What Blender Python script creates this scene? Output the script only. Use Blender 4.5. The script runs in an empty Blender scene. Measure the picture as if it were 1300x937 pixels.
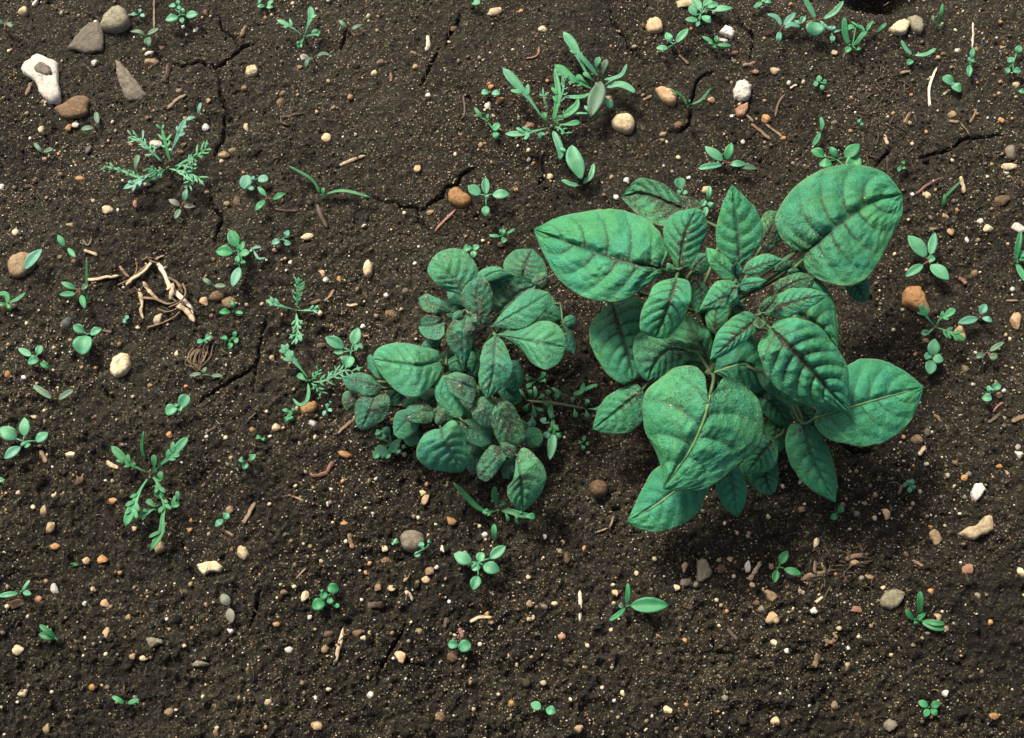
import bpy, math, random
import numpy as np

# ---------------------------------------------------------------- camera, sky, sun, exposure
scene = bpy.context.scene
COL = scene.collection
TILT = math.radians(18.0)          # camera looks almost straight down
DIST = 0.86
cam_data = bpy.data.cameras.new("camera")
cam_data.lens = 50.0
cam_data.sensor_width = 36.0
cam_data.clip_start = 0.02
cam_data.clip_end = 500.0
cam = bpy.data.objects.new("camera", cam_data)
cam.location = (0.0, -DIST * math.sin(TILT), DIST * math.cos(TILT))
cam.rotation_euler = (TILT, 0.0, 0.0)
COL.objects.link(cam)
scene.camera = cam

SUN_EL, SUN_AZ = math.radians(50.0), math.radians(325.0)   # azimuth clockwise from +Y
world = bpy.data.worlds.new("World")
scene.world = world
world.use_nodes = True
wn = world.node_tree.nodes
wl = world.node_tree.links
wn.clear()
sky = wn.new("ShaderNodeTexSky")
sky.sky_type = 'NISHITA'
sky.sun_disc = False
sky.sun_elevation = SUN_EL
sky.sun_rotation = SUN_AZ
sky.air_density = 0.8
sky.dust_density = 8.0
sky.ozone_density = 0.4
bg = wn.new("ShaderNodeBackground")
bg.inputs["Strength"].default_value = 0.052
wo = wn.new("ShaderNodeOutputWorld")
wl.new(sky.outputs[0], bg.inputs["Color"])
wl.new(bg.outputs[0], wo.inputs["Surface"])

sun_data = bpy.data.lights.new("sun", 'SUN')
sun_data.energy = 1.5
sun_data.angle = math.radians(12.0)
sun_data.color = (1.0, 0.93, 0.82)
sun = bpy.data.objects.new("sun", sun_data)
sun.rotation_euler = (math.pi / 2 - SUN_EL, 0.0, math.pi - SUN_AZ)
sun.location = (-0.5, 1.0, 2.0)
COL.objects.link(sun)

scene.view_settings.view_transform = 'Standard'
scene.view_settings.look = 'None'
scene.view_settings.exposure = 2.0
scene.view_settings.gamma = 1.0
scene.view_settings.use_curve_mapping = False

random.seed(7)
RNG = np.random.default_rng(7)

# ---------------------------------------------------------------- pixel -> direction helpers
CT, ST = math.cos(TILT), math.sin(TILT)
CAM = np.array([0.0, -DIST * ST, DIST * CT])
FWD = np.array([0.0, ST, -CT])
UPV = np.array([0.0, CT, ST])
KPX = 36.0 / 50.0 / 1300.0
MM = 0.001


def P(px, py, z):
    """world point on the ray of photo pixel (px,py) at height z (arrays allowed)"""
    px = np.asarray(px, float); py = np.asarray(py, float); z = np.asarray(z, float)
    px, py, z = np.broadcast_arrays(px, py, z)
    a = (px - 650.0) * KPX
    b = (468.5 - py) * KPX
    d = FWD + a[..., None] * np.array([1.0, 0, 0]) + b[..., None] * UPV
    t = (z - CAM[2]) / d[..., 2]
    return CAM + d * t[..., None]


# ---------------------------------------------------------------- numpy noise
def _hash(ix, iy, seed):
    n = (ix.astype(np.int64) * 374761393 + iy.astype(np.int64) * 668265263 + seed * 974711) & 0x7fffffff
    n = ((n ^ (n >> 13)) * 1274126177) & 0x7fffffff
    n = (n ^ (n >> 16)) & 0xffff
    return n / 65535.0


def vnoise(x, y, seed=0):
    ix = np.floor(x); iy = np.floor(y)
    fx = x - ix; fy = y - iy
    fx = fx * fx * fx * (fx * (fx * 6 - 15) + 10)
    fy = fy * fy * fy * (fy * (fy * 6 - 15) + 10)
    a = _hash(ix, iy, seed); b = _hash(ix + 1, iy, seed)
    c = _hash(ix, iy + 1, seed); d = _hash(ix + 1, iy + 1, seed)
    return (a * (1 - fx) + b * fx) * (1 - fy) + (c * (1 - fx) + d * fx) * fy * 1.0


def fbm(x, y, octs=4, seed=0, gain=0.5):
    s = 0.0; amp = 1.0; tot = 0.0
    for k in range(octs):
        s = s + amp * vnoise(x + 17.3 * k, y - 9.1 * k, seed + k)
        tot += amp; amp *= gain
        x = x * 2.03; y = y * 2.03
    return s / tot


# ---------------------------------------------------------------- soil relief
CRACKS = [
    [(220, 80), (232, 84), (252, 78), (265, 83), (274, 87), (290, 76), (305, 63), (322, 56)],
    [(274, 87), (280, 105), (279, 120), (283, 135), (292, 144), (284, 155), (284, 172), (275, 190), (272, 202)],
    [(267, 250), (275, 268), (282, 276), (277, 290), (274, 300), (272, 312)],
    [(303, 62), (296, 46), (280, 34), (279, 20)],
    [(432, 62), (437, 48), (440, 36)], [(567, 58), (568, 45), (580, 30), (584, 18)],
    [(557, 60), (551, 74), (545, 86), (540, 98), (533, 110)],
    [(775, 12), (777, 30), (785, 40), (796, 50), (798, 62), (810, 72), (824, 82)],
    [(905, 90), (888, 100), (882, 115), (878, 135), (877, 155), (865, 167), (850, 168)],
    [(877, 160), (884, 178), (890, 186)],
    [(930, 14), (938, 28), (941, 36), (955, 45), (957, 58), (952, 76)],
    [(1110, 214), (1122, 200), (1130, 190)],
    [(1167, 202), (1185, 197), (1200, 193), (1212, 188), (1222, 178), (1240, 176), (1272, 174)],
    [(474, 251), (490, 255), (504, 257), (516, 262), (530, 262), (532, 276), (540, 288), (551, 297)],
    [(530, 266), (542, 262), (548, 256), (562, 250), (566, 238), (580, 234), (586, 222), (602, 214)],
    [(338, 400), (330, 430), (324, 462), (320, 490)], [(324, 462), (300, 478), (268, 496), (252, 508)],
    [(516, 790), (508, 808), (497, 826), (486, 846), (480, 870)], [(333, 750), (327, 775), (318, 800)],
    [(497, 826), (520, 842), (545, 846)], [(1238, 772), (1244, 800), (1242, 816)],
    [(420, 655), (430, 668), (432, 690)], [(905, 800), (908, 826), (935, 832)],
    [(128, 488), (134, 500), (146, 504)], [(690, 200), (692, 225), (684, 236)],
    [(232, 690), (246, 730), (262, 742)], [(1060, 560), (1085, 575), (1110, 572)],
]
_rc = random.Random(3)
SEG = []
for poly in CRACKS:
    pts = []
    for (a, b) in zip(poly[:-1], poly[1:]):
        for k in range(3):
            t = k / 3
            j = 0 if k == 0 else 1.6
            pts.append((a[0] + (b[0] - a[0]) * t + _rc.uniform(-j, j), a[1] + (b[1] - a[1]) * t + _rc.uniform(-j, j)))
    pts.append(poly[-1])
    w = P([p[0] for p in pts], [p[1] for p in pts], 0.0)
    n = len(pts)
    for i in range(n - 1):
        e = min(1.0, 0.45 + 1.8 * min(i, n - 2 - i) / n)
        SEG.append((w[i, 0], w[i, 1], w[i + 1, 0], w[i + 1, 1], e))
HOLE = P(1120, 0, 0.0)


def soil_base(x, y):
    h = 0.0105 * (fbm(x * 7.0, y * 7.0, 2, 11) - 0.5)
    h = h + 0.007 * (fbm(x * 26 + 3, y * 26, 3, 21) - 0.5)
    # crust in the far half of the plot, crumbly tilth nearer by
    tilth = np.clip(0.55 - y * 2.2 + 0.9 * (fbm(x * 9, y * 9, 2, 55) - 0.5), 0.2, 1.25)
    r = np.abs(fbm(x * 95, y * 95, 3, 31) - 0.5) * 2
    h = h + tilth * 0.0058 * (0.35 - r)
    h = h + (0.3 + tilth) * 0.0034 * (fbm(x * 300, y * 300, 2, 41) - 0.5)
    # deep hollow under a clod at the far edge
    d2 = ((x - HOLE[0]) / 0.030) ** 2 + ((y - HOLE[1] - 0.004) / 0.010) ** 2
    h = h - 0.026 * np.exp(-d2 * 1.1)
    return h


def soil_cracks(x, y):
    dep = np.zeros_like(x)
    for (ax, ay, bx, by, e) in SEG:
        m = (x > min(ax, bx) - .006) & (x < max(ax, bx) + .006) & (y > min(ay, by) - .006) & (y < max(ay, by) + .006)
        if not m.any():
            continue
        xs = x[m]; ys = y[m]
        dx, dy = bx - ax, by - ay
        t = np.clip(((xs - ax) * dx + (ys - ay) * dy) / (dx * dx + dy * dy + 1e-12), 0, 1)
        d = np.hypot(xs - ax - t * dx, ys - ay - t * dy)
        v = e * (0.0068 * np.exp(-(d / 0.00072) ** 2) + 0.0004 * np.exp(-(d / 0.0022) ** 2))
        dep[m] = np.maximum(dep[m], v)
    return dep


def H(x, y):
    return soil_base(np.asarray(x, float), np.asarray(y, float))


def G(px, py, lift=0.0):
    """world point where the ray of a photo pixel meets the soil"""
    p = P(px, py, 0.0)
    for _ in range(5):
        z = H(p[..., 0], p[..., 1]) + lift
        p = P(px, py, z)
    return p


# ---------------------------------------------------------------- materials
def new_mat(name):
    m = bpy.data.materials.new(name)
    m.use_nodes = True
    nt = m.node_tree
    return m, nt, nt.nodes, nt.links, nt.nodes["Principled BSDF"]


def ramp(nodes, stops, interp='LINEAR'):
    r = nodes.new("ShaderNodeValToRGB")
    r.color_ramp.interpolation = interp
    els = r.color_ramp.elements
    while len(els) < len(stops):
        els.new(0.5)
    for e, (p, c) in zip(els, stops):
        e.position = p
        e.color = (c[0], c[1], c[2], 1.0) if len(c) == 3 else c
    return r


def noise(nodes, links, coord, scale, detail=3.0, rough=0.55, dist=0.0):
    n = nodes.new("ShaderNodeTexNoise")
    n.inputs["Scale"].default_value = scale
    n.inputs["Detail"].default_value = detail
    n.inputs["Roughness"].default_value = rough
    n.inputs["Distortion"].default_value = dist
    links.new(coord, n.inputs["Vector"])
    return n


def mixc(nodes, links, fac, a, b, blend='MIX'):
    m = nodes.new("ShaderNodeMix")
    m.data_type = 'RGBA'
    m.blend_type = blend
    for sock, v in ((m.inputs[0], fac), (m.inputs[6], a), (m.inputs[7], b)):
        if isinstance(v, (int, float)):
            sock.default_value = v
        elif isinstance(v, tuple):
            sock.default_value = (v[0], v[1], v[2], 1.0)
        else:
            links.new(v, sock)
    return m.outputs[2]


def mth(nodes, links, op, a, b=None, c=None, clamp=False):
    m = nodes.new("ShaderNodeMath")
    m.operation = op
    m.use_clamp = clamp
    for i, v in enumerate((a, b, c)):
        if v is None:
            continue
        if isinstance(v, (int, float)):
            m.inputs[i].default_value = v
        else:
            links.new(v, m.inputs[i])
    return m.outputs[0]


def grain_layer(N, L, geo, scale, stops):
    """loose grains: every cell its own colour; returns colour and height"""
    v = N.new("ShaderNodeTexVoronoi")
    v.inputs["Scale"].default_value = scale
    L.new(geo, v.inputs["Vector"])
    sc = N.new("ShaderNodeSeparateColor"); L.new(v.outputs["Color"], sc.inputs[0])
    r = ramp(N, stops)
    L.new(sc.outputs[0], r.inputs[0])
    hgt = mth(N, L, 'MULTIPLY', mth(N, L, 'SUBTRACT', 1.0, v.outputs["Distance"]), mth(N, L, 'ADD', 0.35, sc.outputs[1]))
    return r.outputs[0], hgt, sc.outputs[2]


def soil_material():
    m, nt, N, L, bs = new_mat("soil")
    geo = N.new("ShaderNodeNewGeometry").outputs["Position"]
    n1 = noise(N, L, geo, 16, 4, 0.6)
    n2 = noise(N, L, geo, 210, 5, 0.7)
    wob = N.new("ShaderNodeVectorMath"); wob.operation = 'MULTIPLY_ADD'
    nw = noise(N, L, geo, 700, 2, 0.6)
    L.new(nw.outputs["Color"], wob.inputs[0]); wob.inputs[1].default_value = (0.0016, 0.0016, 0.0016); L.new(geo, wob.inputs[2])
    cA, hA, kA = grain_layer(N, L, wob.outputs[0], 520, [(0.0, (0.0045, 0.0036, 0.0018)), (0.5, (0.0105, 0.0086, 0.0045)), (0.82, (0.022, 0.0185, 0.0105)), (0.93, (0.05, 0.043, 0.026)), (1.0, (0.15, 0.125, 0.075))])
    cB, hB, kB = grain_layer(N, L, wob.outputs[0], 1150, [(0.0, (0.004, 0.0032, 0.0016)), (0.5, (0.0105, 0.0088, 0.0048)), (0.80, (0.024, 0.020, 0.0115)), (0.93, (0.065, 0.054, 0.030)), (1.0, (0.24, 0.20, 0.12))])
    pick = mth(N, L, 'GREATER_THAN', n2.outputs["Fac"], 0.5)
    c = mixc(N, L, mth(N, L, 'MULTIPLY', pick, 0.75), cB, cA)
    big = ramp(N, [(0.34, (0.28, 0.266, 0.228)), (0.68, (0.98, 0.95, 0.86))])
    L.new(n1.outputs["Fac"], big.inputs[0])
    c = mixc(N, L, 1.0, c, big.outputs[0], 'MULTIPLY')
    # mask blends in a paler soil colour, more towards the far side
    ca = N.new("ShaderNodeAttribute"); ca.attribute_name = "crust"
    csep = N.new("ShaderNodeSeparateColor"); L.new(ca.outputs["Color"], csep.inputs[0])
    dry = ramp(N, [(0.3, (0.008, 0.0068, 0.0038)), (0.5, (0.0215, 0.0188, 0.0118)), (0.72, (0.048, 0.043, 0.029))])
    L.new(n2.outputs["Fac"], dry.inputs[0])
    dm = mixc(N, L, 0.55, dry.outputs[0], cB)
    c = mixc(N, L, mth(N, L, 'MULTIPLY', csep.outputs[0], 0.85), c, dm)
    L.new(c, bs.inputs["Base Color"])
    bs.inputs["Roughness"].default_value = 0.93
    bs.inputs["Specular IOR Level"].default_value = 0.25
    bump = N.new("ShaderNodeBump")
    bump.inputs["Strength"].default_value = 1.0
    bump.inputs["Distance"].default_value = 0.0020
    hsum = mth(N, L, 'ADD', mth(N, L, 'MULTIPLY', n2.outputs["Fac"], 0.9), mth(N, L, 'ADD', mth(N, L, 'MULTIPLY', hA, 0.45), mth(N, L, 'MULTIPLY', hB, 0.25)))
    L.new(hsum, bump.inputs["Height"])
    L.new(bump.outputs[0], bs.inputs["Normal"])
    return m


def attr_material(name, rough=0.8, spec=0.3, nscale=1500, lo=0.6, hi=1.4):
    m, nt, N, L, bs = new_mat(name)
    a = N.new("ShaderNodeAttribute"); a.attribute_name = "tint"
    geo = N.new("ShaderNodeNewGeometry").outputs["Position"]
    n = noise(N, L, geo, nscale, 3, 0.65)
    r = ramp(N, [(0.3, (lo, lo, lo)), (0.7, (hi, hi, hi))])
    L.new(n.outputs["Fac"], r.inputs[0])
    c = mixc(N, L, 1.0, a.outputs["Color"], r.outputs[0], 'MULTIPLY')
    L.new(c, bs.inputs["Base Color"])
    bs.inputs["Roughness"].default_value = rough
    bs.inputs["Specular IOR Level"].default_value = spec
    return m


def stone_material(name, c1, c2, stain, stain_amt=0.5):
    """weathered stone: two-tone mottling, soil caught in the pits"""
    m, nt, N, L, bs = new_mat(name)
    tc = N.new("ShaderNodeNewGeometry").outputs["Position"]
    oi = N.new("ShaderNodeObjectInfo")
    mp = N.new("ShaderNodeVectorMath"); mp.operation = 'ADD'
    L.new(tc, mp.inputs[0])
    cmb = N.new("ShaderNodeCombineXYZ")
    L.new(mth(N, L, 'MULTIPLY', oi.outputs["Random"], 7.0), cmb.inputs[0])
    L.new(cmb.outputs[0], mp.inputs[1])
    n1 = noise(N, L, mp.outputs[0], 260, 5, 0.65, 0.6)
    n2 = noise(N, L, mp.outputs[0], 700, 4, 0.7)
    r1 = ramp(N, [(0.35, c1), (0.65, c2)])
    L.new(n1.outputs["Fac"], r1.inputs[0])
    t = ramp(N, [(0.0, (0.66, 0.64, 0.6)), (1.0, (1.18, 1.15, 1.12))])
    L.new(oi.outputs["Random"], t.inputs[0])
    c = mixc(N, L, 1.0, r1.outputs[0], t.outputs[0], 'MULTIPLY')
    r2 = ramp(N, [(0.54, (0, 0, 0)), (0.70, (1, 1, 1))])
    L.new(n2.outputs["Fac"], r2.inputs[0])
    c = mixc(N, L, mth(N, L, 'MULTIPLY', r2.outputs[0], stain_amt), c, stain)
    L.new(c, bs.inputs["Base Color"])
    bs.inputs["Roughness"].default_value = 0.72
    bs.inputs["Specular IOR Level"].default_value = 0.35
    b = N.new("ShaderNodeBump")
    b.inputs["Strength"].default_value = 0.5
    b.inputs["Distance"].default_value = 0.0014
    L.new(mth(N, L, 'ADD', n2.outputs["Fac"], mth(N, L, 'MULTIPLY', n1.outputs["Fac"], 1.6)), b.inputs["Height"])
    L.new(b.outputs[0], bs.inputs["Normal"])
    return m


STONE = {
    'white': stone_material("stone_white", (0.36, 0.33, 0.27), (0.54, 0.53, 0.48), (0.17, 0.13, 0.08), 0.6),
    'cream': stone_material("stone_cream", (0.34, 0.26, 0.145), (0.54, 0.46, 0.30), (0.15, 0.10, 0.045), 0.6),
    'tan': stone_material("stone_tan", (0.16, 0.108, 0.055), (0.28, 0.205, 0.115), (0.06, 0.04, 0.02), 0.7),
    'peach': stone_material("stone_peach", (0.36, 0.22, 0.11), (0.50, 0.37, 0.22), (0.14, 0.08, 0.04), 0.6),
    'orange': stone_material("stone_orange", (0.24, 0.115, 0.038), (0.37, 0.215, 0.09), (0.10, 0.05, 0.02), 0.6),
    'brown': stone_material("stone_brown", (0.075, 0.046, 0.021), (0.15, 0.095, 0.047), (0.03, 0.02, 0.01), 0.7),
    'grey': stone_material("stone_grey", (0.085, 0.074, 0.052), (0.17, 0.15, 0.11), (0.035, 0.03, 0.02), 0.7),
    'olive': stone_material("stone_olive", (0.14, 0.13, 0.08), (0.27, 0.25, 0.17), (0.06, 0.055, 0.03), 0.7),
    'pink': stone_material("stone_pink", (0.17, 0.09, 0.05), (0.28, 0.165, 0.10), (0.07, 0.035, 0.02), 0.6),
    'slate': stone_material("stone_slate", (0.035, 0.045, 0.045), (0.07, 0.085, 0.08), (0.02, 0.02, 0.015), 0.5),
}


def straw_material(name, c1, c2):
    m, nt, N, L, bs = new_mat(name)
    tc = N.new("ShaderNodeNewGeometry").outputs["Position"]
    n1 = noise(N, L, tc, 700, 5, 0.7)
    r1 = ramp(N, [(0.36, c1), (0.62, c2)])
    L.new(n1.outputs["Fac"], r1.inputs[0])
    L.new(r1.outputs[0], bs.inputs["Base Color"])
    bs.inputs["Roughness"].default_value = 0.7
    return m


STRAW = {
    'pale': straw_material("straw_pale", (0.20, 0.14, 0.07), (0.44, 0.345, 0.21)),
    'tan': straw_material("straw_tan", (0.075, 0.047, 0.023), (0.19, 0.125, 0.066)),
    'brown': straw_material("straw_brown", (0.025, 0.0155, 0.008), (0.07, 0.042, 0.022)),
    'red': straw_material("straw_red", (0.10, 0.035, 0.022), (0.21, 0.10, 0.066)),
    'white': straw_material("straw_white", (0.32, 0.26, 0.17), (0.55, 0.49, 0.38)),
}


def potato_leaf_material(name, g_lo, g_hi, vein_col, dirt_col):
    """point attribute 'mask': R vein, G soil splash, B rim, A tone"""
    m, nt, N, L, bs = new_mat(name)
    a = N.new("ShaderNodeAttribute"); a.attribute_name = "mask"
    sep = N.new("ShaderNodeSeparateColor")
    L.new(a.outputs["Color"], sep.inputs[0])
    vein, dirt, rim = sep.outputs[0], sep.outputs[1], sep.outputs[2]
    geo = N.new("ShaderNodeNewGeometry").outputs["Position"]
    n1 = noise(N, L, geo, 90, 4, 0.6)
    n2 = noise(N, L, geo, 950, 3, 0.75)
    n3 = noise(N, L, geo, 330, 4, 0.65)
    r1 = ramp(N, [(0.32, g_lo), (0.68, g_hi)])
    L.new(n1.outputs["Fac"], r1.inputs[0])
    oi = N.new("ShaderNodeObjectInfo")
    t = ramp(N, [(0.0, (0.86, 0.92, 0.95)), (1.0, (1.12, 1.05, 1.0))])
    L.new(oi.outputs["Random"], t.inputs[0])
    c = mixc(N, L, 1.0, r1.outputs[0], t.outputs[0], 'MULTIPLY')
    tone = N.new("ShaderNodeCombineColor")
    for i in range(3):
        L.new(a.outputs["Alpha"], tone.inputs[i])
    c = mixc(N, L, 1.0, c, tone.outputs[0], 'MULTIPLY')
    nh = noise(N, L, geo, 42, 3, 0.6)
    hr = ramp(N, [(0.33, (0.82, 0.98, 1.16)), (0.67, (1.26, 1.05, 0.84))])
    L.new(nh.outputs["Fac"], hr.inputs[0])
    c = mixc(N, L, 1.0, c, hr.outputs[0], 'MULTIPLY')
    # small cells between the veinlets; highlight on raised cells put into the colour
    v = N.new("ShaderNodeTexVoronoi"); v.feature = 'DISTANCE_TO_EDGE'
    v.inputs["Scale"].default_value = 640
    L.new(geo, v.inputs["Vector"])
    cell = ramp(N, [(0.0, (0.72, 0.74, 0.70)), (0.22, (1.06, 1.06, 1.06))])
    L.new(v.outputs["Distance"], cell.inputs[0])
    c = mixc(N, L, 0.75, c, cell.outputs[0], 'MULTIPLY')
    c = mixc(N, L, mth(N, L, 'MULTIPLY', rim, 0.6), c, (0.15, 0.21, 0.07))
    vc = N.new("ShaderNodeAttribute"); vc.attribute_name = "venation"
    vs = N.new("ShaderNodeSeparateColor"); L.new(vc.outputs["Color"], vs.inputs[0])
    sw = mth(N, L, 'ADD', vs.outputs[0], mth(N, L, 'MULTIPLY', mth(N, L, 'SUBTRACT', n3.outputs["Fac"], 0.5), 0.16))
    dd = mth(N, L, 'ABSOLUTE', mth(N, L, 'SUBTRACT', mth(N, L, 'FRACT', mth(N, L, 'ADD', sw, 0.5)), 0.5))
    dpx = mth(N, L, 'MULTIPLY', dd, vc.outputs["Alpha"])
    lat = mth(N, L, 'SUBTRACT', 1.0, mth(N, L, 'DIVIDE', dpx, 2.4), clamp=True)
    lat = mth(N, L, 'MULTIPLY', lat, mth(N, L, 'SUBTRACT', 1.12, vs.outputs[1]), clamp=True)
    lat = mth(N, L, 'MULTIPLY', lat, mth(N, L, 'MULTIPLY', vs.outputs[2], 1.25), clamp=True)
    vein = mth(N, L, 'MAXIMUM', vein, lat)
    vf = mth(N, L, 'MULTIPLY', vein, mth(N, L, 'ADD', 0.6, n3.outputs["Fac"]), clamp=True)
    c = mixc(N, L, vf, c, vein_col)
    # soil splash: single grains, dense where the mask is strong
    gv = N.new("ShaderNodeTexVoronoi"); gv.inputs["Scale"].default_value = 1500
    L.new(geo, gv.inputs["Vector"])
    gs = N.new("ShaderNodeSeparateColor"); L.new(gv.outputs["Color"], gs.inputs[0])
    th = mth(N, L, 'ADD', mth(N, L, 'MULTIPLY', gs.outputs[0], 0.55), mth(N, L, 'MULTIPLY', n3.outputs["Fac"], 0.75))
    df = mth(N, L, 'SUBTRACT', mth(N, L, 'ADD', th, dirt), 1.03)
    df = mth(N, L, 'MULTIPLY', df, 4.0, clamp=True)
    df = mth(N, L, 'MULTIPLY', df, 0.82)
    veil = mth(N, L, 'MULTIPLY', mth(N, L, 'SUBTRACT', mth(N, L, 'ADD', dirt, n3.outputs["Fac"]), 0.62), 1.1, clamp=True)
    veil = mth(N, L, 'MULTIPLY', veil, 0.62)
    c = mixc(N, L, veil, c, (0.050, 0.048, 0.034))
    dcol = ramp(N, [(0.3, dirt_col), (0.75, (dirt_col[0] * 2.4, dirt_col[1] * 2.4, dirt_col[2] * 2.4)), (0.95, (0.085, 0.075, 0.05)), (1.0, (0.30, 0.25, 0.17))])
    L.new(gs.outputs[1], dcol.inputs[0])
    c = mixc(N, L, df, c, dcol.outputs[0])
    # sparse pale sand grains
    v2 = N.new("ShaderNodeTexVoronoi")
    v2.inputs["Scale"].default_value = 480
    L.new(geo, v2.inputs["Vector"])
    sc = N.new("ShaderNodeSeparateColor"); L.new(v2.outputs["Color"], sc.inputs[0])
    gt = mth(N, L, 'GREATER_THAN', mth(N, L, 'ADD', sc.outputs[0], mth(N, L, 'MULTIPLY', dirt, 0.26)), 1.06)
    nr = mth(N, L, 'LESS_THAN', v2.outputs["Distance"], 0.24)
    c = mixc(N, L, mth(N, L, 'MULTIPLY', gt, nr), c, (0.38, 0.30, 0.19))
    L.new(c, bs.inputs["Base Color"])
    bs.inputs["Roughness"].default_value = 0.62
    bs.inputs["Specular IOR Level"].default_value = 0.28
    b = N.new("ShaderNodeBump")
    b.inputs["Strength"].default_value = 0.75
    b.inputs["Distance"].default_value = 0.0009
    hh = mth(N, L, 'ADD', mth(N, L, 'MULTIPLY', cell.outputs[0], 0.8), mth(N, L, 'ADD', mth(N, L, 'MULTIPLY', n2.outputs["Fac"], 0.8), mth(N, L, 'MULTIPLY', n3.outputs["Fac"], 1.8)))
    L.new(hh, b.inputs["Height"])
    L.new(b.outputs[0], bs.inputs["Normal"])
    tr = N.new("ShaderNodeBsdfTranslucent")
    L.new(c, tr.inputs["Color"])
    mx = N.new("ShaderNodeMixShader")
    mx.inputs[0].default_value = 0.14
    out = N["Material Output"]
    L.new(bs.outputs[0], mx.inputs[1]); L.new(tr.outputs[0], mx.inputs[2])
    L.new(mx.outputs[0], out.inputs["Surface"])
    return m


def herb_material(name, lo, hi, dust=(0.12, 0.09, 0.05), dust_at=0.66):
    m, nt, N, L, bs = new_mat(name)
    geo = N.new("ShaderNodeNewGeometry").outputs["Position"]
    n1 = noise(N, L, geo, 170, 4, 0.6)
    n2 = noise(N, L, geo, 1100, 3, 0.7)
    r1 = ramp(N, [(0.32, lo), (0.68, hi)])
    L.new(n1.outputs["Fac"], r1.inputs[0])
    oi = N.new("ShaderNodeObjectInfo")
    t = ramp(N, [(0.0, (0.8, 0.86, 0.86)), (1.0, (1.2, 1.12, 1.1))])
    L.new(oi.outputs["Random"], t.inputs[0])
    c = mixc(N, L, 1.0, r1.outputs[0], t.outputs[0], 'MULTIPLY')
    r2 = ramp(N, [(dust_at, (0, 0, 0)), (dust_at + 0.1, (1, 1, 1))])
    L.new(n2.outputs["Fac"], r2.inputs[0])
    c = mixc(N, L, mth(N, L, 'MULTIPLY', r2.outputs[0], 0.8), c, dust)
    L.new(c, bs.inputs["Base Color"])
    bs.inputs["Roughness"].default_value = 0.5
    bs.inputs["Specular IOR Level"].default_value = 0.35
    b = N.new("ShaderNodeBump")
    b.inputs["Strength"].default_value = 0.35
    b.inputs["Distance"].default_value = 0.0005
    L.new(n2.outputs["Fac"], b.inputs["Height"])
    L.new(b.outputs[0], bs.inputs["Normal"])
    tr = N.new("ShaderNodeBsdfTranslucent")
    L.new(c, tr.inputs["Color"])
    mx = N.new("ShaderNodeMixShader"); mx.inputs[0].default_value = 0.16
    L.new(bs.outputs[0], mx.inputs[1]); L.new(tr.outputs[0], mx.inputs[2])
    L.new(mx.outputs[0], N["Material Output"].inputs["Surface"])
    return m


M_SOIL = soil_material()
M_CRUMB = attr_material("soil_crumb", 0.95, 0.2, 1500, 0.45, 1.6)
M_SAND = attr_material("sand_grain", 0.6, 0.4, 2500, 0.8, 1.2)
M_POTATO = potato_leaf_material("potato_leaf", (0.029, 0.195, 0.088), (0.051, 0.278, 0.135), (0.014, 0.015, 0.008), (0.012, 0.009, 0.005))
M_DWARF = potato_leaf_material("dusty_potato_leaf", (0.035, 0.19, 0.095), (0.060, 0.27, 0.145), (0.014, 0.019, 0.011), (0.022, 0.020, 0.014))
M_STEM = herb_material("potato_stem", (0.035, 0.075, 0.028), (0.07, 0.13, 0.05))
M_RIB = herb_material("pale_midrib", (0.10, 0.22, 0.075), (0.17, 0.27, 0.10))
HERB = {
    'mint': herb_material("seedling_mint", (0.048, 0.20, 0.095), (0.088, 0.285, 0.15)),
    'green': herb_material("seedling_green", (0.025, 0.16, 0.06), (0.045, 0.235, 0.09)),
    'deep': herb_material("seedling_deep", (0.014, 0.115, 0.035), (0.028, 0.17, 0.055)),
    'teal': herb_material("seedling_teal", (0.055, 0.20, 0.13), (0.10, 0.27, 0.18)),
    'dull': herb_material("seedling_dull", (0.05, 0.125, 0.065), (0.095, 0.17, 0.10), dust_at=0.58),
    'purple': herb_material("seedling_purple", (0.10, 0.10, 0.075), (0.13, 0.16, 0.11), dust_at=0.58),
    'stem': herb_material("seedling_stem", (0.06, 0.10, 0.04), (0.12, 0.16, 0.07)),
    'redstem': herb_material("seedling_red_stem", (0.12, 0.05, 0.035), (0.19, 0.09, 0.06)),
}


# ---------------------------------------------------------------- mesh helpers
def mesh_np(name, V, F, smooth=True, attrs=None):
    """V (n,3), F list of int arrays (m,3) or (m,4)"""
    me = bpy.data.meshes.new(name)
    if not isinstance(F, (list, tuple)):
        F = [F]
    F = [np.asarray(f, np.int32) for f in F if len(f)]
    nl = sum(f.size for f in F)
    npoly = sum(len(f) for f in F)
    me.vertices.add(len(V))
    me.vertices.foreach_set("co", np.ascontiguousarray(V, np.float32).ravel())
    me.loops.add(nl)
    me.loops.foreach_set("vertex_index", np.concatenate([f.ravel() for f in F]))
    me.polygons.add(npoly)
    starts = []; o = 0
    for f in F:
        k = f.shape[1]
        starts.append(o + np.arange(len(f)) * k)
        o += f.size
    me.polygons.foreach_set("loop_start", np.concatenate(starts).astype(np.int32))
    me.update(calc_edges=True)
    if smooth:
        me.polygons.foreach_set("use_smooth", np.ones(npoly, bool))
    for an, arr in (attrs or {}).items():
        at = me.attributes.new(an, 'FLOAT_COLOR', 'POINT')
        at.data.foreach_set("color", np.ascontiguousarray(arr, np.float32).ravel())
    return me


def obj(name, me, mat=None, parent=None, loc=None):
    o = bpy.data.objects.new(name, me)
    if me is not None and mat is not None and not me.materials:
        me.materials.append(mat)
    COL.objects.link(o)
    if parent is not None:
        o.parent = parent
    if loc is not None:
        o.location = loc
    return o


def root(name, loc, label, cat, group=None):
    o = obj(name, None, loc=tuple(float(v) for v in loc))
    o.empty_display_size = 0.01
    tag(o, label, cat, group)
    return o


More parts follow.
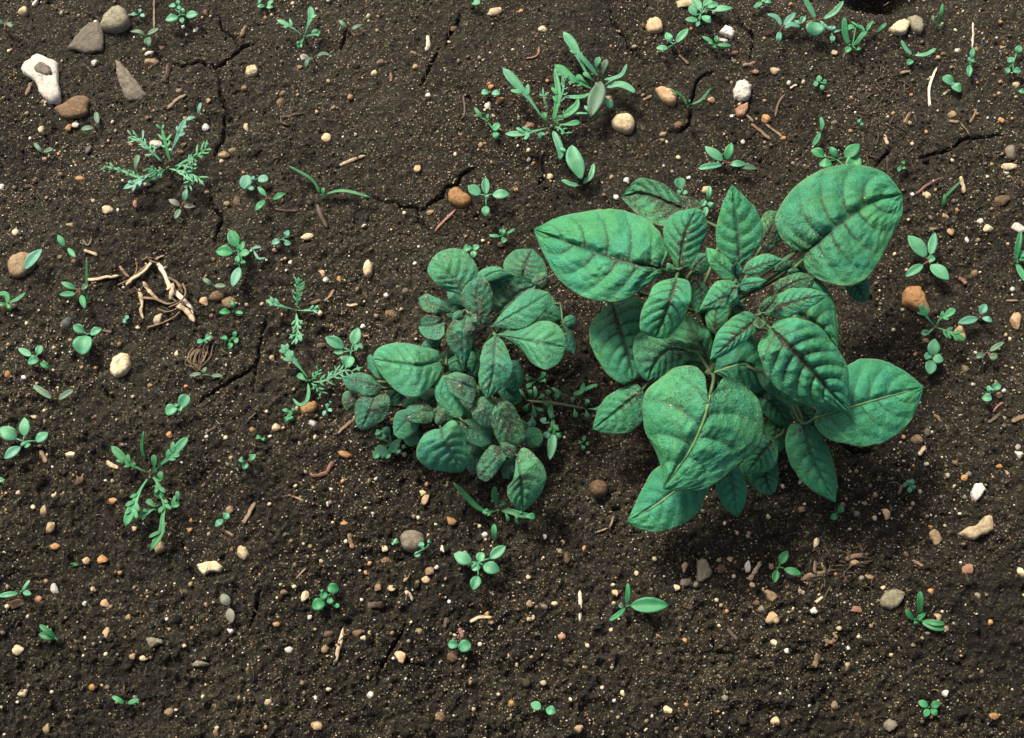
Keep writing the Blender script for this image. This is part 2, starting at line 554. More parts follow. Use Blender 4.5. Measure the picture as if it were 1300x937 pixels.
def tag(o, label, cat, group=None):
    o["label"] = label
    o["category"] = cat
    if group:
        o["group"] = group
    return o


def part(name, VF, mat, parent, org, smooth=True, attrs=None):
    V, F = VF
    return obj(name, mesh_np(name, V - np.asarray(org), F, smooth, attrs), mat, parent)


def resample(pts, n, smooth=True):
    """arc-length resampling of a polyline through a Catmull-Rom spline"""
    p = np.asarray(pts, float)
    if len(p) == 2:
        t = np.linspace(0, 1, n)[:, None]
        return p[0] * (1 - t) + p[1] * t
    q = np.vstack([2 * p[0] - p[1], p, 2 * p[-1] - p[-2]])
    out = []
    for i in range(1, len(q) - 2):
        for t in np.linspace(0, 1, 14, endpoint=False):
            a, b, c, d = q[i - 1], q[i], q[i + 1], q[i + 2]
            out.append(0.5 * ((2 * b) + (-a + c) * t + (2 * a - 5 * b + 4 * c - d) * t * t + (-a + 3 * b - 3 * c + d) * t ** 3))
    out.append(p[-1])
    out = np.array(out)
    s = np.r_[0, np.cumsum(np.linalg.norm(np.diff(out, axis=0), axis=1))]
    s /= s[-1]
    u = np.linspace(0, 1, n)
    return np.stack([np.interp(u, s, out[:, k]) for k in range(out.shape[1])], 1)


def shell(T, thick):
    """closed thin shell from a grid of points T (nu,nv,3); lower face offset down by thick"""
    nu, nv = T.shape[:2]
    B = T.copy()
    B[..., 2] -= thick
    B[0, :] = T[0, :] * 0.5 + B[0, :] * 0.5; B[-1, :] = T[-1, :] * 0.5 + B[-1, :] * 0.5
    n = nu * nv
    idx = np.arange(n).reshape(nu, nv)
    top = np.stack([idx[:-1, :-1], idx[:-1, 1:], idx[1:, 1:], idx[1:, :-1]], -1).reshape(-1, 4)
    bot = top[:, ::-1] + n
    per = np.concatenate([idx[0, :-1], idx[:-1, -1], idx[-1, :0:-1], idx[:0:-1, 0]])
    nx = np.roll(per, -1)
    rim = np.stack([nx, per, per + n, nx + n], -1)
    V = np.concatenate([T.reshape(-1, 3), B.reshape(-1, 3)])
    # orient: top faces must look up
    a, b, c = T[0, 0], T[0, -1], T[-1, nv // 2]
    k = T[nu // 2, 0], T[nu // 2, -1], T[-1, nv // 2]
    nz = np.cross(k[1] - k[0], k[2] - k[0])[2]
    F = np.concatenate([top, bot, rim])
    if nz < 0:
        F = F[:, ::-1]
    return V, F


def tube(pts, radii, seg=6, cap=True):
    pts = np.asarray(pts, float)
    n = len(pts)
    radii = np.broadcast_to(np.asarray(radii, float), (n,))
    tan = np.gradient(pts, axis=0)
    tan /= np.linalg.norm(tan, axis=1)[:, None] + 1e-12
    ref = np.array([0.0, 0, 1.0]) if abs(tan[0][2]) < 0.9 else np.array([1.0, 0, 0])
    V = []
    a0 = np.cross(tan[0], ref); a0 /= np.linalg.norm(a0)
    for i in range(n):
        a0 = a0 - tan[i] * np.dot(a0, tan[i]); a0 /= np.linalg.norm(a0) + 1e-12
        b0 = np.cross(tan[i], a0)
        for k in range(seg):
            an = 2 * math.pi * k / seg
            V.append(pts[i] + radii[i] * (math.cos(an) * a0 + math.sin(an) * b0))
    F = []
    for i in range(n - 1):
        for k in range(seg):
            k2 = (k + 1) % seg
            F.append((i * seg + k, i * seg + k2, (i + 1) * seg + k2, (i + 1) * seg + k))
    T = []
    if cap:
        V.append(pts[0] - tan[0] * radii[0] * 0.5); V.append(pts[-1] + tan[-1] * radii[-1] * 0.5)
        c0, c1 = n * seg, n * seg + 1
        for k in range(seg):
            k2 = (k + 1) % seg
            T.append((c0, k2, k)); T.append((c1, (n - 1) * seg + k, (n - 1) * seg + k2))
    return np.array(V), [np.array(F), np.array(T, np.int32).reshape(-1, 3)]


def merge(parts):
    """join several (V,F) pairs into one"""
    Vs = []; byk = {}
    o = 0
    for V, F in parts:
        if not isinstance(F, (list, tuple)):
            F = [F]
        for f in F:
            if len(f):
                byk.setdefault(f.shape[1], []).append(np.asarray(f) + o)
        Vs.append(V); o += len(V)
    return np.concatenate(Vs), [np.concatenate(v) for v in byk.values()]


# ---------------------------------------------------------------- the soil
def axis(lo, hi, step, far, grow=1.12):
    core = list(np.arange(lo, hi + step * .5, step))
    a = []; s = step; x = core[-1]
    while x < far:
        s *= grow; x += s; a.append(x)
    b = []; s = step; x = core[0]
    while x > -far:
        s *= grow; x -= s; b.append(x)
    return np.array(b[::-1] + core + a)


gx = axis(-0.352, 0.352, 0.00086, 40.0)
gy = axis(-0.222, 0.262, 0.00086, 40.0)
X, Y = np.meshgrid(gx, gy, indexing='xy')
Z = soil_base(X.ravel(), Y.ravel()) - soil_cracks(X.ravel(), Y.ravel())
V = np.stack([X.ravel(), Y.ravel(), Z], 1)
idx = np.arange(X.size).reshape(X.shape)
F = np.stack([idx[:-1, :-1], idx[:-1, 1:], idx[1:, 1:], idx[1:, :-1]], -1).reshape(-1, 4)
crust = np.clip(0.40 + V[:, 1] * 1.9 + 2.6 * (fbm(V[:, 0] * 12, V[:, 1] * 12, 4, 91) - 0.5), 0, 1)  # paler-soil mask: rises towards the far side, broken up by noise
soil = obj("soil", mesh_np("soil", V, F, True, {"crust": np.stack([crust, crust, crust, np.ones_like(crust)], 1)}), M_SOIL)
soil["kind"] = "structure"
soil["label"] = "dark crusted soil with fine cracks"

# ---------------------------------------------------------------- loose crumbs, sand and fibres (uncountable)
OCT_V = np.array([(1, 0, 0), (-1, 0, 0), (0, 1, 0), (0, -1, 0), (0, 0, 1), (0, 0, -1)], float)
TET_V = np.array([(1, 1, 1), (-1, -1, 1), (-1, 1, -1), (1, -1, -1)], float) * 0.75
TET_F = np.array([(0, 2, 1), (0, 1, 3), (0, 3, 2), (1, 2, 3)])
OCT_F = np.array([(0, 2, 4), (2, 1, 4), (1, 3, 4), (3, 0, 4), (2, 0, 5), (1, 2, 5), (3, 1, 5), (0, 3, 5)])
_ph = (1 + 5 ** .5) / 2
ICO_V = np.array([(-1, _ph, 0), (1, _ph, 0), (-1, -_ph, 0), (1, -_ph, 0), (0, -1, _ph), (0, 1, _ph), (0, -1, -_ph), (0, 1, -_ph),
                  (_ph, 0, -1), (_ph, 0, 1), (-_ph, 0, -1), (-_ph, 0, 1)], float) / math.sqrt(1 + _ph * _ph)
ICO_F = np.array([(0, 11, 5), (0, 5, 1), (0, 1, 7), (0, 7, 10), (0, 10, 11), (1, 5, 9), (5, 11, 4), (11, 10, 2), (10, 7, 6), (7, 1, 8),
                  (3, 9, 4), (3, 4, 2), (3, 2, 6), (3, 6, 8), (3, 8, 9), (4, 9, 5), (2, 4, 11), (6, 2, 10), (8, 6, 7), (9, 8, 1)])


def rot_mats(n):
    q = RNG.normal(size=(n, 4)); q /= np.linalg.norm(q, axis=1)[:, None]
    w, x, y, z = q.T
    return np.stack([np.stack([1 - 2 * (y * y + z * z), 2 * (x * y - z * w), 2 * (x * z + y * w)], -1),
                     np.stack([2 * (x * y + z * w), 1 - 2 * (x * x + z * z), 2 * (y * z - x * w)], -1),
                     np.stack([2 * (x * z - y * w), 2 * (y * z + x * w), 1 - 2 * (x * x + y * y)], -1)], 1)


def scatter(name, n, tv, tf, size, lift, colours, mat, jitter=0.25, dens=None, smooth=False, label=None):
    x = RNG.uniform(-0.44, 0.44, n * 2); y = RNG.uniform(-0.30, 0.34, n * 2)
    keep = RNG.random(n * 2) < (dens(x, y) if dens is not None else 0.5)
    x = x[keep][:n]; y = y[keep][:n]
    n = len(x)
    s = size(n)
    sc = s[:, None] * RNG.uniform(0.65, 1.2, (n, 3))
    R = rot_mats(n)
    tvv = tv[None] * (1 + RNG.uniform(-jitter, jitter, (n, len(tv), 1)))
    v = np.einsum('nij,nkj->nki', R, tvv * sc[:, None, :])
    zc = H(x, y) - soil_cracks(x, y)
    v += np.stack([x, y, zc + s * lift], 1)[:, None, :]
    f = tf[None] + (np.arange(n) * len(tv))[:, None, None]
    c = colours(n)
    cc = np.repeat(np.c_[c, np.ones(n)], len(tv), 0)
    o = obj(name, mesh_np(name, v.reshape(-1, 3), f.reshape(-1, 3), smooth, {"tint": cc}), mat)
    o["kind"] = "stuff"
    o["label"] = label
    o["category"] = "soil"
    return o


def tilth(x, y):
    return np.clip(0.42 - y * 1.5 + 1.3 * (fbm(x * 16, y * 16, 3, 77) - 0.5), 0.08, 1.0)


def crumb_col(n):
    k = RNG.random((n, 1))
    c = np.array([0.006, 0.005, 0.0027]) * (1 - k) + np.array([0.023, 0.0195, 0.0115]) * k
    return c * RNG.uniform(0.6, 1.35, (n, 1))


def sand_col(n):
    pal = np.array([(0.44, 0.37, 0.23), (0.27, 0.20, 0.11), (0.30, 0.17, 0.075), (0.15, 0.105, 0.055), (0.52, 0.50, 0.42), (0.09, 0.065, 0.035), (0.15, 0.14, 0.095)])
    w = np.array([.2, .2, .12, .16, .08, .14, .10])
    return pal[RNG.choice(len(pal), n, p=w / w.sum())] * RNG.uniform(0.6, 1.15, (n, 1))


scatter("soil_crumbs", 36000, OCT_V, OCT_F, lambda n: 0.0005 + 0.0009 * RNG.random(n) ** 2.5, 0.25, crumb_col, M_CRUMB, dens=tilth,
        label="fine dark soil crumbs over the whole plot")
def subdiv(BV, BF):
    V = [tuple(v) for v in BV]; cache = {}; F = []
    def mid(a, b):
        k = (min(a, b), max(a, b))
        if k not in cache:
            p = np.array(V[a]) + np.array(V[b]); p /= np.linalg.norm(p)
            V.append(tuple(p)); cache[k] = len(V) - 1
        return cache[k]
    for a, b, c in BF:
        x, y, z = mid(a, b), mid(b, c), mid(c, a)
        F += [(a, x, z), (b, y, x), (c, z, y), (x, y, z)]
    return np.array(V), np.array(F)


I1V, I1F = subdiv(ICO_V, ICO_F)
scatter("soil_clods", 3800, I1V, I1F, lambda n: 0.0008 + 0.0017 * RNG.random(n) ** 4, -0.1, crumb_col, M_CRUMB, 0.27, dens=tilth, smooth=False,
        label="small rough clods of dark soil")
def patchy(x, y):
    return np.clip(0.5 + 2.2 * (fbm(x * 22, y * 22, 3, 63) - 0.5), 0.12, 1.0)


scatter("sand_grains", 75000, TET_V, TET_F, lambda n: 0.00020 + 0.00050 * RNG.random(n) ** 2.4, 0.5, sand_col, M_SAND, dens=patchy,
        label="pale sand grains sprinkled over the soil")
scatter("fine_gravel", 4600, ICO_V, ICO_F, lambda n: 0.00055 + 0.0012 * RNG.random(n) ** 2.2, 0.3, sand_col, M_SAND, 0.28, dens=lambda x, y: np.clip(patchy(x * 1.3 + 2, y * 1.3) - y * .5, .08, 1), smooth=False,
        label="fine cream and orange gravel strewn over the soil")


def fibres(name, n, box, lmin, lmax, rad, mat, label, seed):
    r = np.random.default_rng(seed)
    ps = []
    for _ in range(n):
        px, py = r.uniform(box[0], box[2]), r.uniform(box[1], box[3])
        a = r.uniform(0, 2 * math.pi); ln = r.uniform(lmin, lmax)
        k = r.uniform(-1.2, 1.2)
        t = np.linspace(0, 1, 5)
        ang = a + k * t
        xs = px + np.cumsum(np.cos(ang)) * ln / 5; ys = py + np.cumsum(np.sin(ang)) * ln / 5
        g = G(xs, ys)
        g[:, 2] += rad * 0.7 + 0.0012 * np.sin(np.pi * t) * r.random()
        ps.append(tube(g, rad * (1 - 0.55 * t) * r.uniform(.6, 1.2), 4, False))
    V, F = merge(ps)
    o = obj(name, mesh_np(name, V, F), mat)
    o["kind"] = "stuff"; o["label"] = label; o["category"] = "debris"
    return o


fibres("root_fibres", 420, (-90, -60, 1390, 1000), 8, 30, 0.00028, STRAW['brown'], "hair-thin brown root fibres scattered on the soil", 5)
fibres("root_fibres", 60, (1088, 95, 1160, 200), 8, 22, 0.00055, STRAW['brown'], "matted brown root fibres beside the white curved stalk", 6)
fibres("root_fibres", 30, (520, 50, 640, 120), 10, 32, 0.00025, STRAW['brown'], "loose brown root fibres by the narrow-leaved weed clump", 8)
fibres("root_fibres", 40, (1020, 685, 1110, 745), 8, 22, 0.0006, STRAW['brown'], "matted brown fibres below the large potato plant", 9)
fibres("chaff", 90, (-60, -40, 1360, 980), 5, 13, 0.00045, STRAW['tan'], "tiny tan chaff bits strewn over the soil", 12)

# ---------------------------------------------------------------- stones
I2V, I2F = subdiv(I1V, I1F)


def pebble_mesh(kind, seed):
    r = np.random.default_rng(seed)
    v = I2V.copy()
    if kind == 'r':
        for _ in range(5):
            d = r.normal(size=3); d /= np.linalg.norm(d)
            v *= (1 + 0.2 * r.uniform(-1, 1) * (v @ d) ** 2)[:, None]
        for _ in range(3):
            d = r.normal(size=3); d /= np.linalg.norm(d)
            off = r.uniform(0.45, 0.8); sd = v @ d
            v = v - np.where(sd > off, (sd - off) * .85, 0)[:, None] * d
        w = v * 2.6 + r.uniform(0, 50)
        v *= (1 + 0.34 * (fbm(w[:, 0] + w[:, 2] * .7, w[:, 1] - w[:, 2] * .6, 3, seed) - .5))[:, None]
    else:                                    # chip cut by random planes
        for _ in range(9):
            d = r.normal(size=3); d /= np.linalg.norm(d)
            off = r.uniform(0.55, 0.85)
            s = v @ d
            v = v - np.where(s > off, (s - off), 0)[:, None] * d
        w = v * 3 + r.uniform(0, 50)
        v *= (1 + 0.30 * (fbm(w[:, 0] + w[:, 2] * .7, w[:, 1] - w[:, 2] * .6, 3, seed) - .5))[:, None]
    e = np.abs(v).max(0)
    return v / e


PEB_V = {k: [pebble_mesh(k, 100 + i + (50 if k == 'a' else 0)) for i in range(9)] for k in 'ra'}
PEB_ME = {}


def stone_me(kind, i, colour):
    key = (kind, i, colour)
    if key not in PEB_ME:
        me = mesh_np("pebble", PEB_V[kind][i] * 0.001, I2F, kind == 'r')
        me.materials.append(STONE[colour])
        PEB_ME[key] = me
    return PEB_ME[key]


LANDMARKS = [
    ((60, 95), "holed white flint"), ((212, 375), "dry root tangle"), ((205, 205), "ferny weed"), ((376, 393), "cross-shaped ferny seedling"),
    ((400, 480), "curling ferny seedling"), ((190, 615), "dark green lobed weed"), ((154, 465), "block-shaped cream stone"),
    ((718, 130), "narrow-leaved weed clump"), ((930, 430), "large potato plant"), ((565, 470), "stunted potato plant"),
    ((940, 118), "knobbly white stone"), ((1150, 36), "pair of cream stones"), ((1162, 384), "orange-brown block"),
    ((1239, 671), "cream waisted flint"), ((523, 688), "grey domed stone"), ((267, 722), "cream crescent chip"),
    ((893, 725), "pale green-grey slab chip"), ((1131, 762), "olive-grey flat stone"), ((583, 250), "bean-shaped orange stone"),
    ((1205, 105), "two-leaved round seedling"), ((302, 320), "broad-leaved seedling"), ((606, 713), "six-leaved seedling"),
    ((1035, 38), "round-leaved grassy seedling"), ((30, 560), "four-leaved spotted seedling"), ((810, 768), "one-broad-leaf seedling"),
    ((1165, 788), "splayed grassy seedling"), ((385, 40), "forked lobed seedling"), ((1180, 325), "four-leaved oval seedling"),
    ((760, 621), "brown egg-shaped pebble"), ((415, 757), "pair-leaved clover-like seedling"),
]


def nearest(px, py, skip=None):
    best = sorted(LANDMARKS, key=lambda l: (l[0][0] - px) ** 2 + (l[0][1] - py) ** 2)
    for b in best:
        if b[1] != skip:
            return b[1]


CNAME = {'white': 'white', 'cream': 'cream', 'tan': 'tan', 'peach': 'peach', 'orange': 'orange', 'brown': 'brown', 'grey': 'grey',
         'olive': 'olive', 'pink': 'pinkish brown', 'slate': 'dark slate'}


def pebble(px, py, ln, wd, ang, colour, kind, label=None):
    g = G(px, py)
    k = 0.00047 * 0.56
    sx, sy = ln * k, wd * k
    sz = min(sx, sy) * random.uniform(0.6, 0.85)
    o = obj("pebble", stone_me(kind, random.randrange(9), colour))
    o.scale = (sx / .001, sy / .001, sz / .001)
    o.rotation_euler = (random.uniform(-.15, .15), random.uniform(-.15, .15), math.radians(ang))
    z = H(g[0], g[1]) + sz * (0.12 if max(ln, wd) > 9 else 0.3)
    o.location = (g[0], g[1] - sz * 0.1, z)
    big = max(ln, wd)
    size = "small" if big < 10 else ("medium" if big < 17 else "large")
    shape = "rounded" if kind == 'r' else "angular"
    if max(ln, wd) > 1.45 * min(ln, wd):
        shape = "oblong " + shape
    first = nearest(px, py)
    PEB_LAB.append((o, "%s %s %s pebble" % (size, shape, CNAME[colour]), first, nearest(px, py, first)))
    return o


PEB_LAB = []


def label_pebbles():
    """name the nearest landmark; where that is not enough, the next one too"""
    count = {}
    for o, what, a, b in PEB_LAB:
        count[(what, a)] = count.get((what, a), 0) + 1
    for o, what, a, b in PEB_LAB:
        if count[(what, a)] == 1:
            lab = "%s in the soil nearest the %s" % (what, a)
        else:
            lab = "%s near the %s and the %s" % (what, a, b)
        tag(o, lab, "pebble", "loose pebbles scattered over the soil")


PEBBLES = """
31 14 17 14 0 cream r|45 4 14 6 60 white r|193 79 19 15 10 tan a|190 68 14 7 20 white a|205 61 10 9 0 brown r|249 38 9 6 40 white a|311 112 9 7 0 orange r
120 80 8 9 0 white a|261 162 10 11 0 white a|313 162 8 12 0 cream r|295 191 11 8 0 tan r|284 197 15 10 0 tan a|53 164 9 10 0 cream r|88 162 10 10 0 orange r|96 159 9 8 0 white a
198 183 16 12 0 white a|112 190 8 13 -20 grey r|187 151 8 9 0 brown r|227 115 9 7 0 tan r|265 129 7 9 0 tan r|262 17 8 9 0 brown r|234 185 9 8 20 brown r|228 193 12 6 0 brown r|58 202 8 7 0 tan r|320 90 16 17 20 cream a
413 176 15 15 0 peach r|386 73 11 10 0 white a|381 86 9 7 0 tan r|484 79 12 9 0 brown r|476 93 10 9 0 cream r|525 68 10 9 0 tan a|528 86 9 9 0 tan a|530 214 9 11 0 peach a|445 123 9 8 40 orange r|544 121 8 7 0 white r
576 36 10 9 0 brown r|357 130 12 12 0 brown r|359 118 8 8 0 tan r|624 111 9 8 0 orange r|620 134 10 11 0 white r|634 128 14 7 45 orange a|606 147 8 7 0 grey r|627 14 21 13 5 cream r
662 14 7 6 0 orange r|689 38 12 11 -20 cream a|816 33 8 8 0 brown r|672 160 16 9 20 pink a|773 126 15 9 0 tan r|861 158 11 9 0 brown r|671 203 6 6 0 white r|698 225 9 9 0 cream a|796 230 9 9 0 white r|841 170 10 7 0 tan r
840 178 8 6 0 grey r|610 184 6 8 0 tan r|547 270 10 7 20 tan r|656 241 7 6 0 orange r|635 312 10 8 -30 brown r|868 5 26 13 0 cream a|918 51 11 6 0 white a|933 67 9 7 0 brown r|931 78 8 8 0 grey r|984 90 13 10 -20 cream a
959 91 9 7 0 pink r|972 152 13 13 0 orange a|903 127 10 10 0 peach r|943 180 6 8 0 white r|995 176 8 7 0 orange r|1059 67 8 8 0 cream a|1059 156 8 7 0 grey r|896 240 12 11 0 peach r|1007 208 6 6 0 grey r
1215 64 7 7 0 white r|1239 62 6 8 0 orange r|1272 61 6 5 0 tan r|1290 108 11 9 -10 cream a|1208 146 12 10 20 tan a|1271 153 8 9 30 orange a|1284 193 16 21 0 grey r|1281 212 25 10 5 cream a|1277 220 8 6 0 white r|1198 69 9 6 0 brown r
102 226 13 7 -10 orange r|136 267 16 12 0 cream a|90 285 12 6 0 tan r|20 294 8 11 0 cream r|118 255 6 6 0 cream r|172 259 7 10 0 pink r|288 259 8 8 0 tan a|301 256 9 15 0 brown a|270 330 8 7 0 brown r|95 331 8 6 0 pink r
76 326 7 6 0 tan r|275 374 21 16 0 brown r|292 383 19 18 0 tan r|260 383 14 12 0 peach r|202 405 13 16 -20 cream r|86 409 16 14 0 slate r|269 401 6 6 0 pink r|9 388 14 10 20 orange a|2 237 7 10 0 white r
340 236 9 9 0 brown r|390 300 16 10 15 cream r|409 347 8 12 10 peach r|414 355 8 8 0 white r|431 355 7 9 0 orange r|388 411 7 6 0 brown r|461 415 7 7 0 white a|369 333 6 6 0 white r|349 318 7 6 0 tan r
10 474 7 11 0 orange r|89 432 7 6 0 tan r|191 490 7 6 0 tan r|89 577 12 10 30 cream a|74 627 16 10 30 cream a|101 609 11 11 0 brown r|142 636 10 9 0 orange a|215 552 11 9 10 orange r|44 529 7 5 0 cream r|225 449 6 9 0 cream r
396 537 10 12 0 white a|350 543 11 10 0 peach a|407 438 12 8 0 brown r|346 455 8 8 0 tan r|380 532 8 7 0 brown r|320 545 6 8 0 orange r|236 491 7 5 0 orange r|376 518 5 7 0 cream r|515 369 9 8 0 grey r|496 399 14 13 0 brown a|504 438 8 8 0 orange r
57 648 11 14 10 tan r|64 668 11 14 0 tan r|70 693 11 9 0 orange r|110 711 9 10 0 peach r|131 710 14 11 40 orange r|171 672 7 7 0 cream r|152 727 7 6 0 orange r|70 747 10 14 30 white r|49 760 11 10 30 pink r|18 767 24 11 10 brown a
134 766 12 10 20 peach r|164 784 9 8 0 tan r|134 803 9 15 0 peach r|183 835 12 7 0 cream a|169 833 9 7 0 tan r|24 824 17 13 20 cream a|308 701 13 18 0 cream a|295 698 6 7 0 brown r|292 801 8 7 0 white r|262 768 6 6 0 pink r|255 843 20 9 0 grey a
292 647 9 11 -30 tan a|242 673 7 6 0 orange r|243 661 5 6 0 orange r|108 766 6 6 0 white r|118 747 5 6 0 cream r|206 690 5 6 0 cream r|23 626 6 7 0 cream r
572 661 14 10 -20 orange r|488 697 9 8 -20 cream a|562 697 5 9 10 white r|541 735 10 10 0 peach r|545 725 11 10 0 tan a|360 752 10 8 0 tan a|387 757 9 13 -15 cream a|479 746 9 9 0 tan a|464 727 8 5 0 orange r|459 762 5 5 0 white r
351 792 8 6 0 orange r|393 783 6 6 0 white r|417 804 12 8 0 brown r|455 804 12 10 20 brown r|462 810 8 6 -10 cream r|470 803 5 5 0 cream r|413 823 9 10 0 tan r|367 824 10 8 0 white r|509 834 17 12 -30 peach r|575 833 13 14 0 brown r
532 801 8 8 0 tan r|619 779 6 6 0 orange r|540 634 8 14 -15 peach a|536 626 10 7 0 cream a|437 664 9 5 0 orange r|416 640 5 7 0 white r|473 652 5 5 0 white r|530 657 6 5 0 white r|488 712 15 9 10 brown a|618 652 7 6 0 peach r
672 767 8 9 0 tan a|691 770 8 7 0 grey a|704 766 7 5 0 cream r|712 808 11 9 0 pink r|692 682 5 8 15 white r|714 689 6 7 0 cream a|710 699 6 6 0 cream r|720 708 9 14 0 brown a|742 696 5 7 0 orange r|782 754 7 11 20 peach r|808 728 6 6 0 cream a
776 799 6 5 0 cream r|671 732 6 6 0 cream r|656 843 7 7 0 cream r|914 722 12 11 0 brown r|869 720 7 13 -10 peach a|927 711 7 10 -20 cream a|869 738 15 11 0 grey r|859 747 9 9 0 cream r|949 719 7 14 0 white a|955 743 7 7 0 peach a
967 773 8 9 0 grey r|960 765 7 7 0 brown r|979 784 15 12 30 peach a|983 816 14 8 -15 cream a|1033 775 8 8 0 white a|1036 689 7 12 -20 cream a|1017 647 9 8 0 tan a|935 676 6 6 0 peach r|979 719 6 8 20 pink r|999 826 6 6 0 white r|1074 842 10 10 0 cream r
869 813 6 7 20 orange r|1065 797 7 6 0 cream r|1187 682 13 18 20 tan a|1181 669 6 6 0 orange r|1229 722 17 13 0 pink r|1124 652 11 14 0 peach r|1088 653 7 8 0 grey r|1296 726 10 12 0 cream a|1190 783 9 10 0 cream r|1201 797 9 8 0 tan r
1182 751 8 7 -10 orange r|1122 746 7 5 0 cream r|1084 773 18 8 -15 pink a|1085 715 14 9 0 tan a|1102 732 12 6 -10 tan a|1153 752 5 6 0 cream r|1241 757 7 9 20 grey a|1256 790 7 7 0 orange r|1150 704 7 8 0 brown a|1130 831 7 5 0 cream r
1165 558 18 13 0 brown r|1177 548 9 11 0 grey r|1175 432 9 7 -10 pink r|1219 424 18 21 0 peach r|1225 468 10 9 -20 tan r|1268 502 7 8 0 tan a|1224 606 8 9 0 orange r|1230 602 8 7 0 grey r|1293 577 11 12 0 white r|1292 567 7 8 0 white r|1269 592 9 6 0 orange r
1213 588 9 7 0 brown r|1176 589 6 5 0 white r|1290 407 14 23 0 peach a|1285 367 7 7 0 white r|1141 598 5 5 0 grey r|1098 640 6 6 0 tan r|1178 248 9 11 30 peach r|1270 256 26 15 20 brown a|1254 291 13 12 0 cream a|1244 281 8 8 0 white r|1206 293 9 13 10 peach r
1200 275 9 10 0 tan a|1215 267 7 7 0 orange a|1292 289 17 13 -20 white a|1227 305 5 8 20 white r|1238 347 10 10 0 brown r|1185 291 10 5 0 tan r|1241 305 6 6 0 tan r
30 880 12 9 20 cream a|118 872 9 8 0 orange r|215 905 14 11 30 tan a|340 890 10 9 0 cream r|402 921 13 10 -20 peach r|470 882 8 8 0 white r|560 910 16 12 10 brown r|648 893 9 8 0 orange r|735 925 11 9 0 tan a|790 880 8 7 0 cream r
850 902 15 11 -15 cream a|920 885 8 8 0 grey r|985 915 12 10 0 peach r|1060 895 9 10 0 tan r|1130 920 17 13 25 grey a|1200 880 8 8 0 white a|1262 908 12 9 0 orange r|690 866 7 7 0 cream r|275 930 8 8 0 brown r|60 925 10 12 0 tan r
""".replace("\n", "|")
for line in PEBBLES.split("|"):
    if line.strip():
        a, b, c, d, e, col_, k_ = line.split()
        if len(k_) == 1:
            pebble(float(a), float(b), float(c), float(d), float(e), col_, k_)

label_pebbles()


def slab(outline, height, colour, label, name="stone", sink=0.3, dome=0.5, rough=0.06, cat="stone", facets=True, seed=1):
    """a stone traced round its outline on the soil, with its own thickness"""
    r = np.random.default_rng(seed)
    n = 26
    if facets:
        pp = np.array(list(outline) + [outline[0]], float)
        ss = np.r_[0, np.cumsum(np.hypot(*np.diff(pp, axis=0).T))]
        uu = np.linspace(0, ss[-1], n + 1)[:-1]
        o2 = np.stack([np.interp(uu, ss, pp[:, k]) for k in (0, 1)], 1) + r.uniform(-.5, .5, (n, 2))
    else:
        o2 = resample(list(outline) + [outline[0]], n + 1)[:-1]
    g = G(o2[:, 0], o2[:, 1])
    c = g.mean(0)
    zb = c[2] - height * sink
    rel = g[:, :2] - c[:2]
    Vs = []
    off = np.array([r.uniform(-.12, .12), r.uniform(-.12, .12)])
    for s, h in ((0.9, -0.35), (1.0, 0.2), (0.985, 0.55), (0.88 if facets else .86, 0.84), (0.6, 0.84 + 0.2 * dome), (0.28, 0.84 + 0.27 * dome)):
        q = rel * (s * (1 + r.uniform(-rough, rough, n) * 0.5))[:, None] + off * np.abs(rel).max() * (1 - s)
        zz = zb + height * (h * (1 + r.uniform(-rough, rough, n)))
        Vs.append(np.c_[q + c[:2], zz])
    V = np.concatenate(Vs + [np.array([[c[0] + off[0] * .01, c[1], zb + height * (0.85 + 0.25 * dome)]])])
    F4 = []
    for k in range(5):
        for i in range(n):
            j = (i + 1) % n
            F4.append((k * n + i, k * n + j, (k + 1) * n + j, (k + 1) * n + i))
    F3 = [(5 * n + i, 5 * n + (i + 1) % n, 6 * n) for i in range(n)]
    area = np.sum(rel[:, 0] * np.roll(rel[:, 1], -1) - np.roll(rel[:, 0], -1) * rel[:, 1])
    F4, F3 = np.array(F4), np.array(F3)
    if area < 0:
        F4, F3 = F4[:, ::-1], F3[:, ::-1]
    org = np.array([c[0], c[1], zb])
    me = mesh_np(name, V - org, [F4, F3], not facets)
    o = obj(name, me, STONE[colour], loc=tuple(org))
    tag(o, label, cat, "larger stones bedded in the soil")
    return o


# the holed flint: shell of chalky white with a brown core showing in its hollow
fl = [(26, 88), (32, 80), (50, 70), (60, 74), (73, 78), (76, 90), (74, 104), (78, 118), (78, 130), (72, 135), (60, 130), (52, 121), (49, 108), (40, 101), (30, 95)]
flint = slab(fl, 0.009, 'white', "white chalky flint with a brown core in its hollow", name="flint", dome=0.15, seed=4, rough=0.13)
core = slab([(46, 86), (55, 80), (68, 88), (67, 96), (58, 97), (48, 92)], 0.0035, 'grey', "x", name="core", dome=0.1, seed=5, facets=False)
for k_ in ("label", "category", "group"):
    del core[k_]
core.parent = flint
core.location = (core.location[0] - flint.location[0], core.location[1] - flint.location[1] - 0.0018, 0.0062)
slab([(86, 63), (98, 46), (112, 30), (126, 27), (133, 44), (132, 66), (108, 69)], 0.0035, 'grey', "flat grey-brown stone bedded in the soil beside the bulbous pale stone", dome=0.25, sink=.05, seed=6)
slab([(127, 36), (134, 22), (146, 13), (154, 10), (163, 18), (167, 32), (160, 40), (148, 43), (134, 41)], 0.011, 'olive', "bulbous pale grey stone with a brown underside at the flat grey stone", dome=0.5, seed=7)
slab([(69, 139), (84, 130), (97, 122), (113, 124), (113, 136), (110, 148), (90, 152), (78, 148)], 0.005, 'brown', "flat brown stone touching the holed white flint", dome=0.3, seed=8, facets=False)
